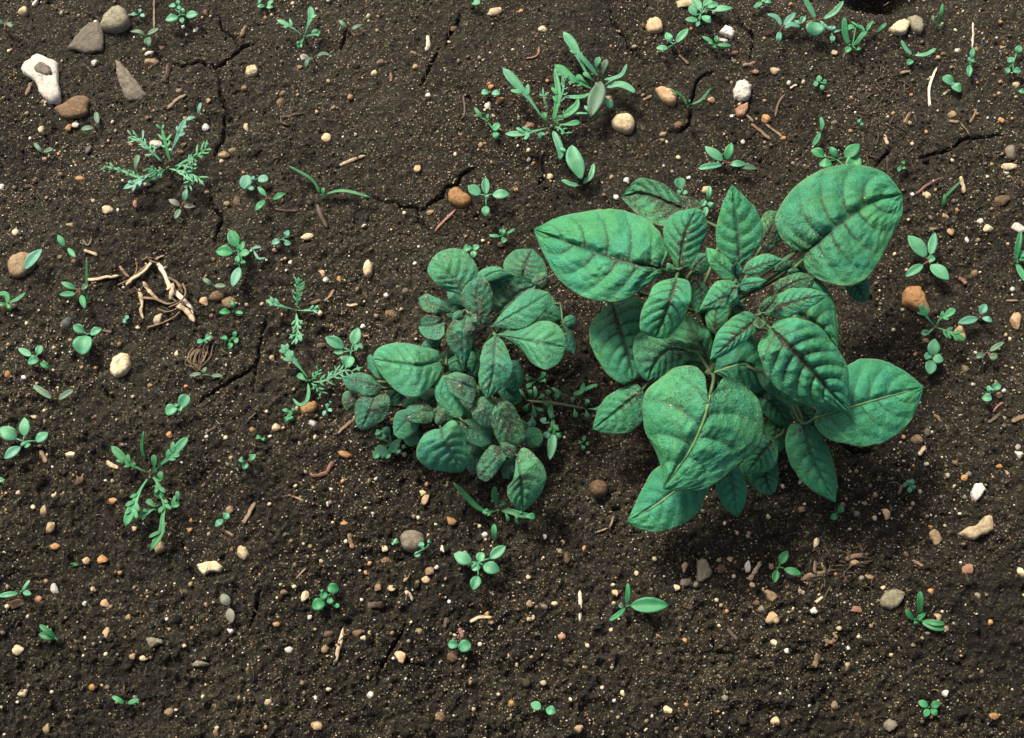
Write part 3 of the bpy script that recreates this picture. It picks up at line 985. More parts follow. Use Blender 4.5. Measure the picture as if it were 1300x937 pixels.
slab([(146, 76), (154, 80), (166, 94), (180, 112), (187, 122), (176, 128), (162, 128), (154, 112), (148, 94)], 0.0042, 'grey', "long dusty grey stone almost buried in the crust", dome=.8, seed=9, sink=0.42, rough=.2, facets=False)
slab([(10, 336), (16, 326), (28, 321), (44, 322), (47, 334), (42, 344), (30, 352), (22, 354), (13, 350)], 0.007, 'tan', "translucent tan stone under a small leaf at the plot's rim", dome=0.5, seed=10)
slab([(142, 466), (146, 454), (156, 449), (165, 452), (168, 466), (160, 476), (148, 481), (142, 476)], 0.009, 'cream', "block-shaped cream stone alone on dark soil", dome=0.25, seed=11)
slab([(570, 243), (580, 239), (590, 246), (598, 252), (597, 261), (586, 264), (574, 260), (569, 252)], 0.007, 'orange', "bean-shaped orange-tan stone beside a four-leaved seedling", dome=0.6, seed=12, facets=False)
slab([(382, 519), (384, 513), (394, 513), (400, 510), (404, 516), (400, 523), (390, 526), (384, 528)], 0.006, 'orange', "kidney-shaped orange stone under the curling ferny seedling", dome=0.6, seed=13, facets=False)
slab([(930, 117), (934, 106), (946, 104), (954, 112), (952, 122), (949, 129), (940, 130), (932, 126)], 0.008, 'white', "knobbly white stone with grey pits above a root tuft", dome=0.3, seed=14, rough=0.16)
slab([(933, 140), (940, 134), (950, 131), (949, 140), (945, 149), (936, 150)], 0.005, 'pink', "dull pinkish stone tucked below the knobbly white stone", dome=0.3, seed=15)
slab([(913, 42), (920, 34), (928, 37), (933, 44), (929, 50), (920, 47)], 0.006, 'white', "bright white pebble behind a narrow-leaved star seedling", dome=0.4, seed=16, cat="pebble", name="pebble")
slab([(819, 36), (823, 27), (832, 24), (840, 29), (842, 40), (834, 43), (824, 42)], 0.007, 'peach', "rough peach stone beside the three-leaved seedling at the far edge", dome=0.4, seed=17)
slab([(832, 115), (838, 112), (852, 115), (859, 122), (857, 133), (848, 134), (840, 128)], 0.007, 'peach', "peach stone under the tip of a thin grass blade", dome=0.6, seed=18, facets=False)
slab([(776, 154), (782, 148), (796, 146), (804, 152), (805, 164), (798, 171), (784, 167), (777, 161)], 0.008, 'cream', "glossy cream stone beside the narrow-leaved weed clump", dome=0.7, seed=19, facets=False)
slab([(1128, 39), (1136, 31), (1147, 27), (1154, 32), (1150, 44), (1142, 46), (1132, 43)], 0.008, 'cream', "blunt cream stone, one of a pair below the soil hollow", dome=0.3, seed=20)
slab([(1150, 25), (1160, 23), (1169, 26), (1172, 38), (1168, 45), (1160, 42), (1154, 33)], 0.008, 'olive', "mottled cream and grey stone, one of a pair below the soil hollow", dome=0.4, seed=21)
slab([(461, 343), (463, 335), (468, 331), (473, 338), (473, 347), (469, 353), (463, 350)], 0.006, 'cream', "upright oval cream pebble between stunted potato and ferny seedling", dome=0.6, seed=22, cat="pebble", name="pebble", facets=False)
slab([(429, 575), (434, 572), (442, 575), (448, 580), (442, 582), (433, 580)], 0.004, 'orange', "lens-shaped bright orange pebble below the stunted potato's dusty leaf", dome=0.6, seed=23, cat="pebble", name="pebble", facets=False)
slab([(508, 683), (514, 675), (526, 673), (536, 677), (540, 688), (534, 698), (522, 702), (512, 697)], 0.008, 'grey', "grey domed stone ringed by tiny green leaves", dome=0.8, seed=24, facets=False)
slab([(748, 617), (753, 611), (764, 611), (771, 617), (771, 627), (763, 632), (754, 631), (749, 625)], 0.009, 'brown', "smooth brown egg-shaped pebble between the two potato plants", dome=0.8, seed=25, cat="pebble", name="pebble", facets=False)
slab([(251, 718), (262, 714), (276, 713), (284, 720), (280, 727), (268, 725), (260, 731), (255, 727)], 0.006, 'cream', "cream crescent-shaped stone chip on dark crumbs", dome=0.3, seed=26)
slab([(186, 811), (194, 809), (207, 813), (209, 817), (200, 820), (192, 823), (188, 818)], 0.005, 'olive', "grey-cream angular chip among soil crumbs", dome=0.3, seed=27)
slab([(193, 691), (196, 683), (204, 684), (210, 694), (208, 701), (200, 704)], 0.006, 'tan', "tan chip at the tip of the dark green lobed weed", dome=0.3, seed=28)
slab([(885, 713), (890, 710), (897, 710), (900, 718), (904, 726), (902, 732), (890, 740), (884, 738)], 0.006, 'olive', "pale green-grey slab chip below the large potato plant", dome=0.15, seed=29)
slab([(967, 750), (974, 749), (984, 754), (988, 758), (981, 766), (976, 763), (969, 755)], 0.006, 'tan', "tan wedge-shaped chip below a three-leaved seedling", dome=0.3, seed=30)
slab([(1215, 678), (1226, 671), (1238, 668), (1246, 660), (1252, 654), (1260, 655), (1262, 672), (1254, 678), (1244, 680), (1236, 687), (1224, 684)], 0.008, 'cream', "cream waisted flint, tan at one end and white at the other", dome=0.3, seed=31)
slab([(1116, 762), (1122, 752), (1134, 747), (1150, 752), (1147, 760), (1140, 770), (1130, 775), (1119, 772)], 0.007, 'olive', "olive-grey flat stone near the splayed grassy seedling", dome=0.3, seed=32)
slab([(1232, 625), (1237, 615), (1244, 614), (1250, 622), (1244, 632), (1238, 637), (1233, 633)], 0.007, 'white', "white faceted pebble above the cream waisted flint", dome=0.4, seed=33, cat="pebble", name="pebble")
slab([(1145, 372), (1150, 367), (1163, 365), (1170, 374), (1178, 392), (1181, 404), (1172, 402), (1158, 394), (1146, 388)], 0.012, 'orange', "orange-brown block of stone beside a lobed seedling", dome=0.3, seed=34)

# ---------------------------------------------------------------- straw, stalks, dead roots
def ribbon(g, r, rr):
    """split straw: flat lens section, uneven width, skewed torn ends, slight twist"""
    n = len(g)
    tan = np.gradient(g, axis=0)
    side = np.stack([tan[:, 1], -tan[:, 0], np.zeros(n)], 1)
    side /= np.linalg.norm(side, axis=1)[:, None] + 1e-12
    w = r * (0.8 + 0.45 * rr.random(n))
    w[0] *= rr.uniform(.45, .9); w[-1] *= rr.uniform(.25, .7)
    tw = rr.uniform(-.5, .5) + np.linspace(0, rr.uniform(-.6, .6), n)
    V = []
    prof = [(-1, 0), (-.55, .42), (.1, .3), (.6, .46), (1, .02), (.3, -.4), (-.5, -.4)]
    k = len(prof)
    sk = rr.uniform(-.8, .8, (2, k))
    for i in range(n):
        for j, (a, b) in enumerate(prof):
            x = a * math.cos(tw[i]) - b * math.sin(tw[i]); y = a * math.sin(tw[i]) + b * math.cos(tw[i])
            p = g[i] + side[i] * x * w[i] + np.array([0, 0, y * w[i] * 1.1])
            if i == 0:
                p = p - tan[0] * .4 * sk[0, j]
            if i == n - 1:
                p = p + tan[-1] * .4 * sk[1, j]
            V.append(p)
    F = [(i * k + j, i * k + (j + 1) % k, (i + 1) * k + (j + 1) % k, (i + 1) * k + j) for i in range(n - 1) for j in range(k)]
    T = [(0, j, j + 1) for j in range(1, k - 1)] + [((n - 1) * k, (n - 1) * k + j + 1, (n - 1) * k + j) for j in range(1, k - 1)]
    return np.array(V), [np.array(F)[:, ::-1], np.array(T)]


def straw(pts, wid, colour, label, group=None, name="straw", flat=False, lift=0.0):
    q = resample(pts, max(4, 3 * len(pts)))
    g = G(q[:, 0], q[:, 1])
    r = wid * 0.00047 * 0.5
    n = len(g)
    zs = np.convolve(np.pad(g[:, 2], 2, mode='edge'), np.ones(5) / 5, 'valid')
    g[:, 2] = zs + r * 0.35 + lift + 0.0003
    rr = np.random.default_rng(int(pts[0][0] * 7 + pts[0][1]))
    V, F = ribbon(g, r, rr)
    org = g[0]
    o = obj(name, mesh_np(name, V - org, F), STRAW[colour], loc=tuple(org))
    tag(o, label, "straw" if name == "straw" else name.replace("_", " "), group or "straw and twig bits lying on the soil")
    return o


STRAWS = [
    ([(112, 356), (130, 354), (152, 351)], 8, 'pale', "thick pale straw stub beside the dry root tangle"),
    ([(107, 318), (115, 321), (124, 324)], 4, 'pale', "short pale straw sliver above the thick straw stub"),
    ([(213, 139), (224, 128), (236, 121)], 5, 'tan', "tan straw splinter above the ferny weed"),
    ([(26, 243), (37, 236), (45, 241)], 3, 'brown', "thin brown twig sliver on bare crust"),
    ([(33, 122), (37, 114), (40, 106)], 5, 'tan', "tan bark sliver below the holed white flint"),
    ([(428, 212), (444, 205), (464, 198)], 4, 'pale', "straight pale straw on open crust above the fine grass"),
    ([(367, 160), (356, 152), (385, 145)], 4, 'brown', "bent brown root on open crust"),
    ([(543, 46), (544, 58), (541, 66)], 6, 'white', "short white stalk fragment on the far crust"),
    ([(496, 93), (497, 98), (496, 104)], 4, 'red', "tiny reddish splinter on the far crust"),
    ([(1180, 135), (1179, 115), (1183, 100), (1189, 86)], 4, 'white', "white curved stalk beside the two-leaved round seedling"),
    ([(1235, 30), (1235, 45), (1234, 60)], 4, 'white', "white upright stalk leading to a small shoot"),
    ([(1142, 94), (1149, 92), (1156, 91)], 5, 'tan', "tan straw stub at the matted brown fibres"),
    ([(1197, 121), (1201, 118), (1207, 114)], 4, 'pale', "pale straw stub under the two-leaved round seedling"),
    ([(1231, 156), (1236, 148), (1240, 139)], 3, 'tan', "tan forked sliver by the long crack"),
    ([(1220, 158), (1227, 166), (1231, 173)], 3, 'tan', "tan sliver touching the long crack"),
    ([(1148, 158), (1152, 150), (1156, 145)], 6, 'tan', "broad tan bark flake in the brown fibres"),
    ([(1204, 154), (1211, 155), (1218, 156)], 4, 'tan', "short tan straw below the two-leaved round seedling"),
    ([(1122, 172), (1125, 180), (1127, 184)], 5, 'pale', "pale root stub at the edge of the brown fibres"),
    ([(1219, 225), (1222, 236), (1224, 246)], 6, 'pale', "pale orange-tinged straw beside a green grass sprig"),
    ([(1163, 247), (1175, 237), (1194, 226)], 3, 'red', "thin reddish bent twig beside the large potato leaf"),
    ([(1217, 353), (1222, 357), (1227, 361)], 5, 'red', "short reddish straw near the four-leaved oval seedling"),
    ([(1277, 382), (1284, 382), (1292, 382)], 3, 'tan', "thin tan straw at the small white pebble"),
    ([(954, 158), (964, 166), (978, 178)], 5, 'tan', "tan root strand below the knobbly white stone"),
    ([(946, 145), (951, 150), (956, 155)], 4, 'tan', "tan root end at the dull pinkish stone"),
    ([(972, 158), (982, 166), (996, 176)], 4, 'tan', "second tan root strand below the knobbly white stone"),
    ([(984, 148), (988, 132), (996, 120)], 4, 'brown', "brown upcurved root beside the orange chip"),
    ([(942, 84), (950, 82), (960, 80)], 4, 'tan', "tan husk on the crust above the knobbly white stone"),
    ([(1003, 113), (1007, 110), (1012, 108)], 4, 'pale', "short pale splinter below the four round leaflets"),
    ([(862, 70), (868, 76), (874, 82)], 4, 'tan', "tan husk by the three-leaved seedling"),
    ([(440, 388), (447, 388), (454, 387)], 5, 'pale', "pale pink-white straw right beside the cross-shaped ferny seedling"),
    ([(395, 387), (401, 384), (408, 381)], 5, 'tan', "tan straw stub at the cross-shaped ferny seedling"),
    ([(412, 383), (419, 376), (425, 368)], 4, 'tan', "tan crooked straw above the straw stub"),
    ([(403, 262), (408, 275), (416, 290)], 7, 'brown', "brown decayed stalk at the foot of fine grass"),
    ([(350, 266), (363, 268), (377, 268)], 3, 'brown', "thin brown twig below a three-leaved seedling"),
    ([(260, 551), (268, 546), (276, 541)], 3, 'brown', "thin brown twig on dark crumbs between lobed weed and ferny seedling"),
    ([(312, 538), (318, 531), (325, 524)], 3, 'brown', "thin brown twig near the crack in the dark soil"),
    ([(394, 604), (405, 604), (414, 601), (419, 593), (424, 587)], 5, 'red', "reddish purple bent root below the lens-shaped orange pebble"),
    ([(366, 628), (376, 632), (386, 636)], 3, 'tan', "tan sliver below the reddish bent root"),
    ([(430, 550), (437, 543), (448, 534), (452, 528)], 4, 'tan', "pale green-tan rootlet under the stunted potato's dusty leaf"),
    ([(309, 666), (315, 654), (324, 639)], 6, 'tan', "straight tan straw beside a two-leaved sprout"),
    ([(282, 673), (290, 677), (297, 681)], 4, 'tan', "tan bark sliver below the straight tan straw"),
    ([(444, 678), (445, 688), (449, 697)], 6, 'tan', "brown-tan root stub with a pale end"),
    ([(376, 735), (383, 727), (389, 721)], 3, 'tan', "thin crooked tan twig"),
    ([(425, 842), (431, 820), (436, 798)], 5, 'pale', "long pale straw standing near the crumbled front"),
    ([(492, 748), (498, 744), (495, 749), (502, 748)], 4, 'pale', "hooked pale straw beside a white sliver"),
    ([(515, 751), (520, 756), (524, 763)], 5, 'white', "white sliver beside the hooked straw"),
    ([(466, 770), (478, 768), (488, 769)], 9, 'brown', "flat brown bark flake on dark crumbs"),
    ([(597, 790), (608, 784), (625, 784)], 5, 'pale', "pale bent straw above the pair of round leaves"),
    ([(583, 798), (586, 804), (587, 810)], 5, 'red', "reddish bark stub at the pair of round leaves"),
    ([(564, 798), (566, 790), (567, 784)], 5, 'brown', "upright brown splinter near the pale bent straw"),
    ([(736, 750), (737, 770), (736, 789)], 5, 'white', "upright white and red straw between potato plants' front"),
    ([(669, 786), (675, 786), (678, 781)], 5, 'pale', "kinked pale straw bit on dark crumbs"),
    ([(757, 676), (768, 672), (775, 667), (779, 655)], 3, 'tan', "forked thin tan rootlet by the large potato's lowest leaf"),
    ([(951, 737), (958, 726), (966, 713)], 6, 'pale', "pale straw stalk beside a white shard"),
    ([(1017, 737), (1028, 731), (1046, 727), (1043, 715)], 6, 'tan', "tan bent bark strip beside the three-leaved seedling"),
    ([(1035, 728), (1034, 720), (1035, 713)], 5, 'tan', "short tan strip inside the bent bark strip"),
    ([(1035, 765), (1039, 762), (1044, 758)], 4, 'pale', "short pale straw beneath the bent bark strip"),
    ([(1013, 750), (1017, 752), (1021, 754)], 5, 'pale', "stubby pale straw above the short pale straw"),
    ([(923, 798), (930, 806), (936, 812)], 5, 'brown', "brown decayed stalk bit below the slab chip"),
    ([(1046, 813), (1054, 816), (1061, 810), (1058, 803)], 5, 'tan', "hooked tan root piece on the front soil"),
    ([(1034, 848), (1036, 838), (1037, 830)], 6, 'tan', "tan straw stub standing in the front soil"),
    ([(1074, 710), (1086, 706), (1102, 704)], 5, 'tan', "tan shredded fibre strip by the matted fibres"),
    ([(1157, 712), (1164, 715), (1171, 719)], 4, 'tan', "thin tan twig near the splayed grassy seedling"),
    ([(1166, 578), (1170, 573), (1174, 567)], 5, 'orange', "x"),
    ([(1140, 628), (1143, 622), (1145, 616)], 4, 'tan', "tan sliver beside a tiny sprout"),
    ([(1254, 537), (1263, 531), (1270, 525)], 5, 'brown', "brown twig in the dark soil below three round leaves"),
    ([(1284, 536), (1292, 532), (1302, 529)], 6, 'tan', "tan root emerging at the plot's rim"),
    ([(1260, 524), (1266, 516), (1273, 511)], 3, 'red', "thin red rootlet below three round leaves"),
    ([(1185, 528), (1190, 530), (1194, 536)], 4, 'tan', "tan chip of straw near the large pale-ribbed leaf"),
    ([(52, 573), (56, 581), (59, 588)], 6, 'tan', "tan bark splinter beside the four-leaved spotted seedling"),
    ([(136, 587), (142, 591), (151, 595)], 6, 'pale', "pale straw under the dark green lobed weed"),
    ([(130, 420), (136, 421), (143, 422)], 4, 'brown', "brown twig beside the seedling with one round leaf"),
    ([(196, 35), (196, 15), (196, -2)], 3, 'tan', "upright tan stalk at the far edge"),
    ([(42, 8), (46, 2), (50, -4)], 5, 'white', "white stalk end touching a cream pebble"),
    ([(306, 47), (310, 40), (314, 34)], 6, 'tan', "tan husk at the far crack"),
    ([(208, 105), (213, 94), (215, 82)], 7, 'brown', "brown bark flake by the tan and white chips"),
    ([(105, 305), (112, 312), (117, 303)], 4, 'brown', "brown looped root near the thick straw stub"),
    ([(585, 153), (590, 142), (588, 122)], 3, 'brown', "thin brown dangling root by the narrow-leaved weed clump"),
    ([(668, 75), (680, 72), (684, 66), (684, 60)], 3, 'red', "thin red hooked rootlet above the narrow-leaved weed clump"),
    ([(552, 294), (563, 282), (578, 267)], 4, 'red', "slender reddish twig below the bean-shaped stone"),
    ([(816, 128), (822, 125), (828, 122)], 4, 'tan', "tan splinter beside the peach stone"),
]
for pts, w_, c_, lab in STRAWS:
    if c_ == 'orange':
        straw(pts, w_, 'pale', "stubby orange-cream straw by the large pale-ribbed leaf")
    else:
        straw(pts, w_, c_, lab)

# dry root tangle: one uprooted stubble crown with its strands
ct = G(205, 352)
tangle = root("dead_root_tangle", ct, "tangle of dry pale grass roots and stubble on bare soil", "dead roots")
TANGLE = [
    ([(193, 332), (182, 345), (168, 354), (160, 362)], 5, 'pale'), ([(200, 334), (210, 350), (214, 362), (226, 374), (238, 386), (246, 394)], 6, 'white'),
    ([(214, 352), (226, 360), (232, 372)], 4, 'tan'), ([(212, 368), (220, 362), (216, 380)], 5, 'pale'), ([(182, 358), (190, 370), (202, 382)], 5, 'pale'),
    ([(183, 378), (198, 380), (214, 386), (226, 382)], 4, 'tan'), ([(176, 368), (180, 382), (179, 396), (182, 404)], 5, 'pale'),
    ([(224, 388), (236, 394), (247, 408)], 6, 'pale'), ([(188, 416), (206, 410), (222, 402), (230, 394)], 3, 'tan'),
    ([(150, 362), (162, 356), (178, 344), (186, 336)], 3, 'tan'), ([(196, 330), (204, 326), (209, 324)], 4, 'tan'), ([(152, 338), (158, 346), (164, 352)], 4, 'tan'),
    ([(166, 362), (170, 352), (174, 340), (172, 328)], 2, 'tan'), ([(232, 360), (236, 372), (228, 384), (214, 390)], 2.5, 'tan'), ([(150, 366), (158, 372), (170, 366)], 2, 'brown'),
    ([(200, 392), (212, 396), (224, 392), (234, 382)], 2, 'tan'), ([(186, 326), (192, 332), (202, 334)], 3, 'tan'), ([(216, 376), (228, 386), (240, 388), (245, 398)], 3, 'white'),
    ([(180, 330), (190, 327), (200, 330)], 2.5, 'tan'), ([(170, 364), (178, 370), (182, 362), (190, 366)], 2, 'brown'),
]
_r = random.Random(5)
for pts, w_, c_ in TANGLE:
    q = resample(pts, 10)
    lift = _r.uniform(0.0004, 0.0035)
    g = G(q[:, 0], q[:, 1], lift)
    g[:, 2] += np.array([_r.uniform(-.0002, .0002) for _ in range(10)])
    rr = w_ * 0.00047 * 0.5 * (1 - 0.3 * np.linspace(0, 1, 10))
    part("root_strand", tube(g, rr * np.random.default_rng(int(w_ * 10 + pts[0][0])).uniform(.7, 1.25, 10), 6) if w_ < 4 else ribbon(g, w_ * 0.00027, np.random.default_rng(int(pts[0][0]))), STRAW[c_], tangle, ct)
# fibrous tuft with trailing threads
ct2 = G(258, 447)
tuft = root("root_tuft", ct2, "tawny fibrous root tuft hanging over the dark crack", "dead roots")
for k in range(16):
    x0 = _r.uniform(240, 270); y0 = 452 - (x0 - 240) * 0.5 + _r.uniform(-4, 4)
    q = resample([(x0 + 6, y0 - 8), (x0, y0), (x0 + _r.uniform(-8, 4), y0 + 10), (252 + _r.uniform(-6, 6), 470 + _r.uniform(-6, 3))], 8)
    g = G(q[:, 0], q[:, 1], 0.0016)
    part("thread", tube(g, 0.00045 * np.linspace(1, .4, 8), 5), STRAW['tan' if k % 3 else 'brown'], tuft, ct2)

# ---------------------------------------------------------------- seedlings and weeds
def w_profile(kind, u):
    if kind == 'o':
        return np.sin(np.pi * u ** 0.9) ** 0.72
    if kind == 'r':
        return np.sqrt(np.clip(1 - (2 * u - 1) ** 2, 0, 1))
    if kind == 's':
        return np.clip(np.sin(np.pi * u), 0, 1) ** 0.4
    if kind == 'p':                            # spatulate: slim stalk, broad end
        return np.clip(np.sin(np.pi * np.clip(u, 0, 1) ** 2.7), 0, 1) ** 0.75 * 0.92 + 0.17 * (1 - u)
    return np.sin(np.pi * u)


def strip_leaf(pts, wid, kind, z0, z1, arch=0.0015, cup=0.25, nu=None):
    """leaf blade: pts base->tip in photo pixels, wid in pixels, rising z0->z1"""
    nu = nu or (11 if wid > 6 else 9)
    nv = 7 if wid > 7 else 5
    m = resample(pts, nu)
    u = np.linspace(0, 1, nu)
    z = z0 + (z1 - z0) * u + arch * np.sin(np.pi * u)
    T0 = P(m[:, 0], m[:, 1], z)
    tan = np.gradient(T0, axis=0)
    side = np.stack([tan[:, 1], -tan[:, 0], np.zeros(nu)], 1)
    side /= np.linalg.norm(side, axis=1)[:, None] + 1e-12
    hw = np.maximum(w_profile(kind, u), 0.03) * wid * 0.00047 * 0.5
    s = np.linspace(-1, 1, nv)
    T = T0[:, None, :] + side[:, None, :] * (hw[:, None] * s[None, :])[..., None]
    T[..., 2] += (np.abs(s)[None, :] ** 1.15) * hw[:, None] * cup * 1.3
    V, F = shell(T, 0.00028 + 0.00001 * wid)
    return V, F


def seedling(name, label, centre, leaves, mat='mint', h=7.0, cat="seedling", stem='stem', stem_r=0.5, group=None):
    """leaves: (points, width, kind[, dz_tip mm[, mat]]); blades whose points hold one entry start at the centre"""
    zt = h * MM
    g = G(centre[0], centre[1], zt)
    base = np.array([g[0], g[1], H(g[0], g[1])])
    rt = root(name, base, label, cat, group or "weed seedlings coming up through the soil")
    zc = g[2]
    lean = np.array([_r.uniform(-.0012, .0012), _r.uniform(-.0012, .0012), 0])
    q = resample(np.array([base + lean - [0, 0, 0.0015], base + lean * .6 + [0, 0, h * MM * .5], np.array([g[0], g[1], zc - 0.0002])]), 6)
    part("stem", tube(q, np.linspace(1.15, 0.85, 6) * stem_r * MM, 6), HERB[stem], rt, base)
    for lf in leaves:
        pts, wid, kind = lf[0], lf[1], lf[2]
        dz = lf[3] if len(lf) > 3 else _r.uniform(-0.5, 2.0)
        lm = lf[4] if len(lf) > 4 else mat
        if len(pts) == 1:
            pts = [centre, pts[0]]
        far = math.hypot(pts[0][0] - centre[0], pts[0][1] - centre[1])
        if far > 3.5:                           # leaf stalk between centre and blade
            a = P(centre[0], centre[1], zc - 0.0002); b = P(pts[0][0], pts[0][1], zc + 0.0001)
            mid = (a + b) / 2 + np.array([0, 0, 0.0008])
            lo = part("leaf", strip_leaf(pts, wid, kind, zc, zc + dz * MM, cup=_r.uniform(.05, .4), arch=_r.uniform(.0, .002)), HERB[lm], rt, base)
            part("leaf_stalk", tube(resample(np.array([a, mid, b]), 5), 0.00042, 5), HERB[stem if stem != 'stem' else lm], lo, base)
        else:
            part("leaf", strip_leaf(pts, wid, kind, zc, zc + dz * MM, cup=_r.uniform(.05, .4), arch=_r.uniform(.0, .002)), HERB[lm], rt, base)
    return rt


def L2(x0, y0, x1, y1, w, k='o', *rest):
    return ([(x0, y0), (x1, y1)], w, k) + rest


def dot(x, y, w, ang=None, k='r', *rest):
    """roundish leaflet centred on a pixel"""
    a = math.radians(_r.uniform(0, 360) if ang is None else ang)
    dx, dy = math.cos(a) * w * .52, -math.sin(a) * w * .52
    return ([(x - dx, y - dy), (x + dx, y + dy)], w * 0.92, k) + rest


S = seedling
S("seedling", "small mint seedling with two oval leaves and a budding centre at the far edge", (231, 19),
  [L2(226, 21, 210, 25, 13), L2(236, 20, 251, 18, 12), L2(231, 17, 231, 10, 8), L2(231, 22, 231, 30, 7), dot(219, 7, 8, 0), dot(226, 4, 7, 90), dot(227, 10, 6)])
S("seedling", "tiny three-leaved teal sprout behind the bulbous pale stone", (176, 17), [L2(175, 18, 165, 18, 6), L2(176, 16, 179, 11, 6), L2(178, 18, 184, 21, 6)], 'teal', 4)
S("seedling", "three-pointed seedling between bulbous stone and tan chip", (186, 45), [([(185, 45), (176, 40), (165, 40)], 6, 'o'), L2(187, 44, 202, 36, 7), L2(188, 47, 188, 60, 10, 'r')], 'dull')
S("seedling", "red-stemmed seedling with one narrow leaf at the far corner", (7, 36), [L2(8, 28, 17, 35, 6), L2(6, 30, -4, 26, 6)], 'dull', 8, stem='redstem')
S("seedling", "two-bladed pale sprout below the flat brown stone", (120, 161), [L2(119, 162, 103, 164, 7, 's'), L2(124, 157, 122, 142, 7, 's')], 'dull', 5, stem='redstem')
S("seedling", "two-bladed dull sprout on open soil below the flat brown stone", (54, 193), [L2(53, 193, 43, 181, 6, 's'), L2(55, 193, 68, 189, 6, 's')], 'dull', 5, stem='redstem')
S("seedling", "narrow two-bladed sprout with red joint above the ferny weed", (250, 146), [L2(251, 145, 255, 130, 5, 's'), L2(248, 148, 235, 152, 6, 's')], 'teal', 7, stem='redstem')
S("seedling", "tiny mint sprout at the far edge beside the forked lobed seedling", (337, 8), [L2(336, 8, 326, 8, 6), L2(338, 9, 347, 9, 6), L2(339, 6, 347, 1, 6), dot(329, 2, 6)], 'mint', 4)
S("seedling", "dull two-bladed sprout on crust between forked seedling and straws", (443, 36), [L2(441, 36, 430, 25, 6, 's'), L2(446, 37, 459, 31, 6, 's')], 'dull', 6, stem='redstem')
S("seedling", "two arched blades sprouting beside a white chip", (399, 74), [([(398, 74), (391, 76), (388, 86)], 6, 's'), ([(402, 72), (410, 68), (419, 70)], 5, 's')], 'dull', 6, stem='redstem')
S("seedling", "leaf fragment of a sprout at the far edge by a cream pebble", (604, -2), [L2(598, 1, 610, 4, 12), L2(602, -3, 590, -6, 9)], 'mint', 6)
S("seedling", "pair of tiny round leaves under an orange pebble", (622, 117), [L2(620, 117, 611, 117, 9, 'r'), L2(624, 118, 635, 118, 9, 'r')], 'mint', 4)
S("seedling", "sprout with two stacked round leaves and a slim blade beside the narrow-leaved weed clump", (620, 156), [L2(612, 150, 602, 136, 5, 's'), L2(617, 153, 620, 144, 4, 's'), dot(630, 161, 11), dot(630, 172, 10)], 'green', 5)
S("seedling", "three-leaved seedling beside the rough peach stone", (855, 57), [L2(852, 54, 846, 41, 11), L2(858, 54, 874, 36, 11), L2(848, 61, 833, 61, 9)])
S("seedling", "bushy leafy seedling over the cream stone at the far edge", (890, 18),
  [L2(886, 25, 870, 25, 9), L2(883, 20, 876, 6, 12), L2(889, 13, 880, -2, 14), L2(892, 20, 903, 28, 11, 'r'), L2(888, 27, 884, 34, 6), L2(900, 12, 931, 10, 10), L2(898, 9, 912, 4, 11), L2(893, 8, 905, -6, 10)])
S("seedling", "star-shaped narrow-leaved seedling below the bright white pebble", (908, 56), [L2(906, 55, 891, 46, 6), L2(910, 57, 929, 58, 6), L2(909, 54, 910, 45, 6), L2(908, 57, 906, 63, 5), L2(907, 56, 899, 54, 4)], 'green', 5)
S("seedling", "slim two-bladed mint sprout at the very far edge", (966, 4), [L2(968, 3, 957, 10, 7), L2(970, 2, 980, 3, 6), L2(967, 2, 975, -6, 6)], 'mint', 5)
S("seedling", "four-bladed seedling with pink-tinged leaves beside the round-leaved grassy one", (993, 35),
  [([(992, 33), (986, 22), (974, 18)], 7, 's'), L2(995, 32, 1010, 16, 9), ([(996, 36), (1004, 31), (1016, 34)], 7, 's'), L2(990, 40, 988, 54, 8, 's')], 'teal', 9, stem='redstem')
S("seedling", "round-leaved grassy seedling with two long blades", (1037, 26),
  [([(1035, 24), (1029, 12), (1020, -4)], 8, 's', 5), ([(1045, 24), (1060, 15), (1071, 1)], 8, 's', 5), ([(1036, 28), (1033, 46)], 26, 'r', -1), dot(1019, 25, 9), L2(1018, 30, 1008, 26, 5)], 'mint', 9, stem='redstem')
S("seedling", "chained-leaf sprout between round-leaved seedling and upright blades", (1056, 42), [([(1055, 40), (1047, 32), (1041, 26)], 4, 's'), dot(1057, 36, 9, 90), dot(1057, 49, 8, 90), ([(1058, 41), (1068, 38)], 3, 's')], 'teal', 5)
S("seedling", "upright grassy seedling with broad blades above the four round leaflets", (1082, 59),
  [([(1077, 57), (1073, 42), (1072, 22)], 9, 's', 8), ([(1086, 57), (1094, 46), (1101, 40)], 7, 's', 4), ([(1100, 40), (1104, 32), (1109, 26)], 5, 's', 1), ([(1098, 40), (1092, 34), (1086, 34)], 5, 's'),
   ([(1086, 36), (1080, 34), (1076, 38)], 7, 's'), L2(1080, 60, 1073, 66, 8, 's'), L2(1086, 63, 1093, 61, 5, 's'), ([(1096, 39), (1086, 31), (1080, 27)], 3, 's')], 'green', 6)
S("seedling", "single slim green blade beside the pair of cream stones", (1113, 41), [L2(1113, 41, 1126, 29, 5, 's', 5)], 'green', 4)
S("seedling", "cluster of four tiny round leaflets on bare soil", (1041, 105), [dot(1040, 100, 8), dot(1036, 106, 7), dot(1047, 104, 6), dot(1044, 111, 7)], 'mint', 4)
S("seedling", "single curved sickle-shaped blade above the crinkled leafy seedling", (1041, 168), [([(1042, 166), (1044, 158), (1042, 148)], 6, 's'), ([(1041, 168), (1038, 176), (1032, 185)], 7, 's')], 'green', 6)
S("seedling", "four-leaved seedling with a withered tan leaf tip above the large potato", (921, 206),
  [([(918, 204), (895, 186)], 14, 'o'), ([(922, 203), (929, 181)], 12, 'o', 3, 'green'), ([(917, 209), (886, 214)], 9, 's'), ([(926, 208), (948, 208)], 10, 'o'), ([(936, 210), (962, 214)], 9, 'o', -1, 'dull')], 'mint', 9, stem='redstem')
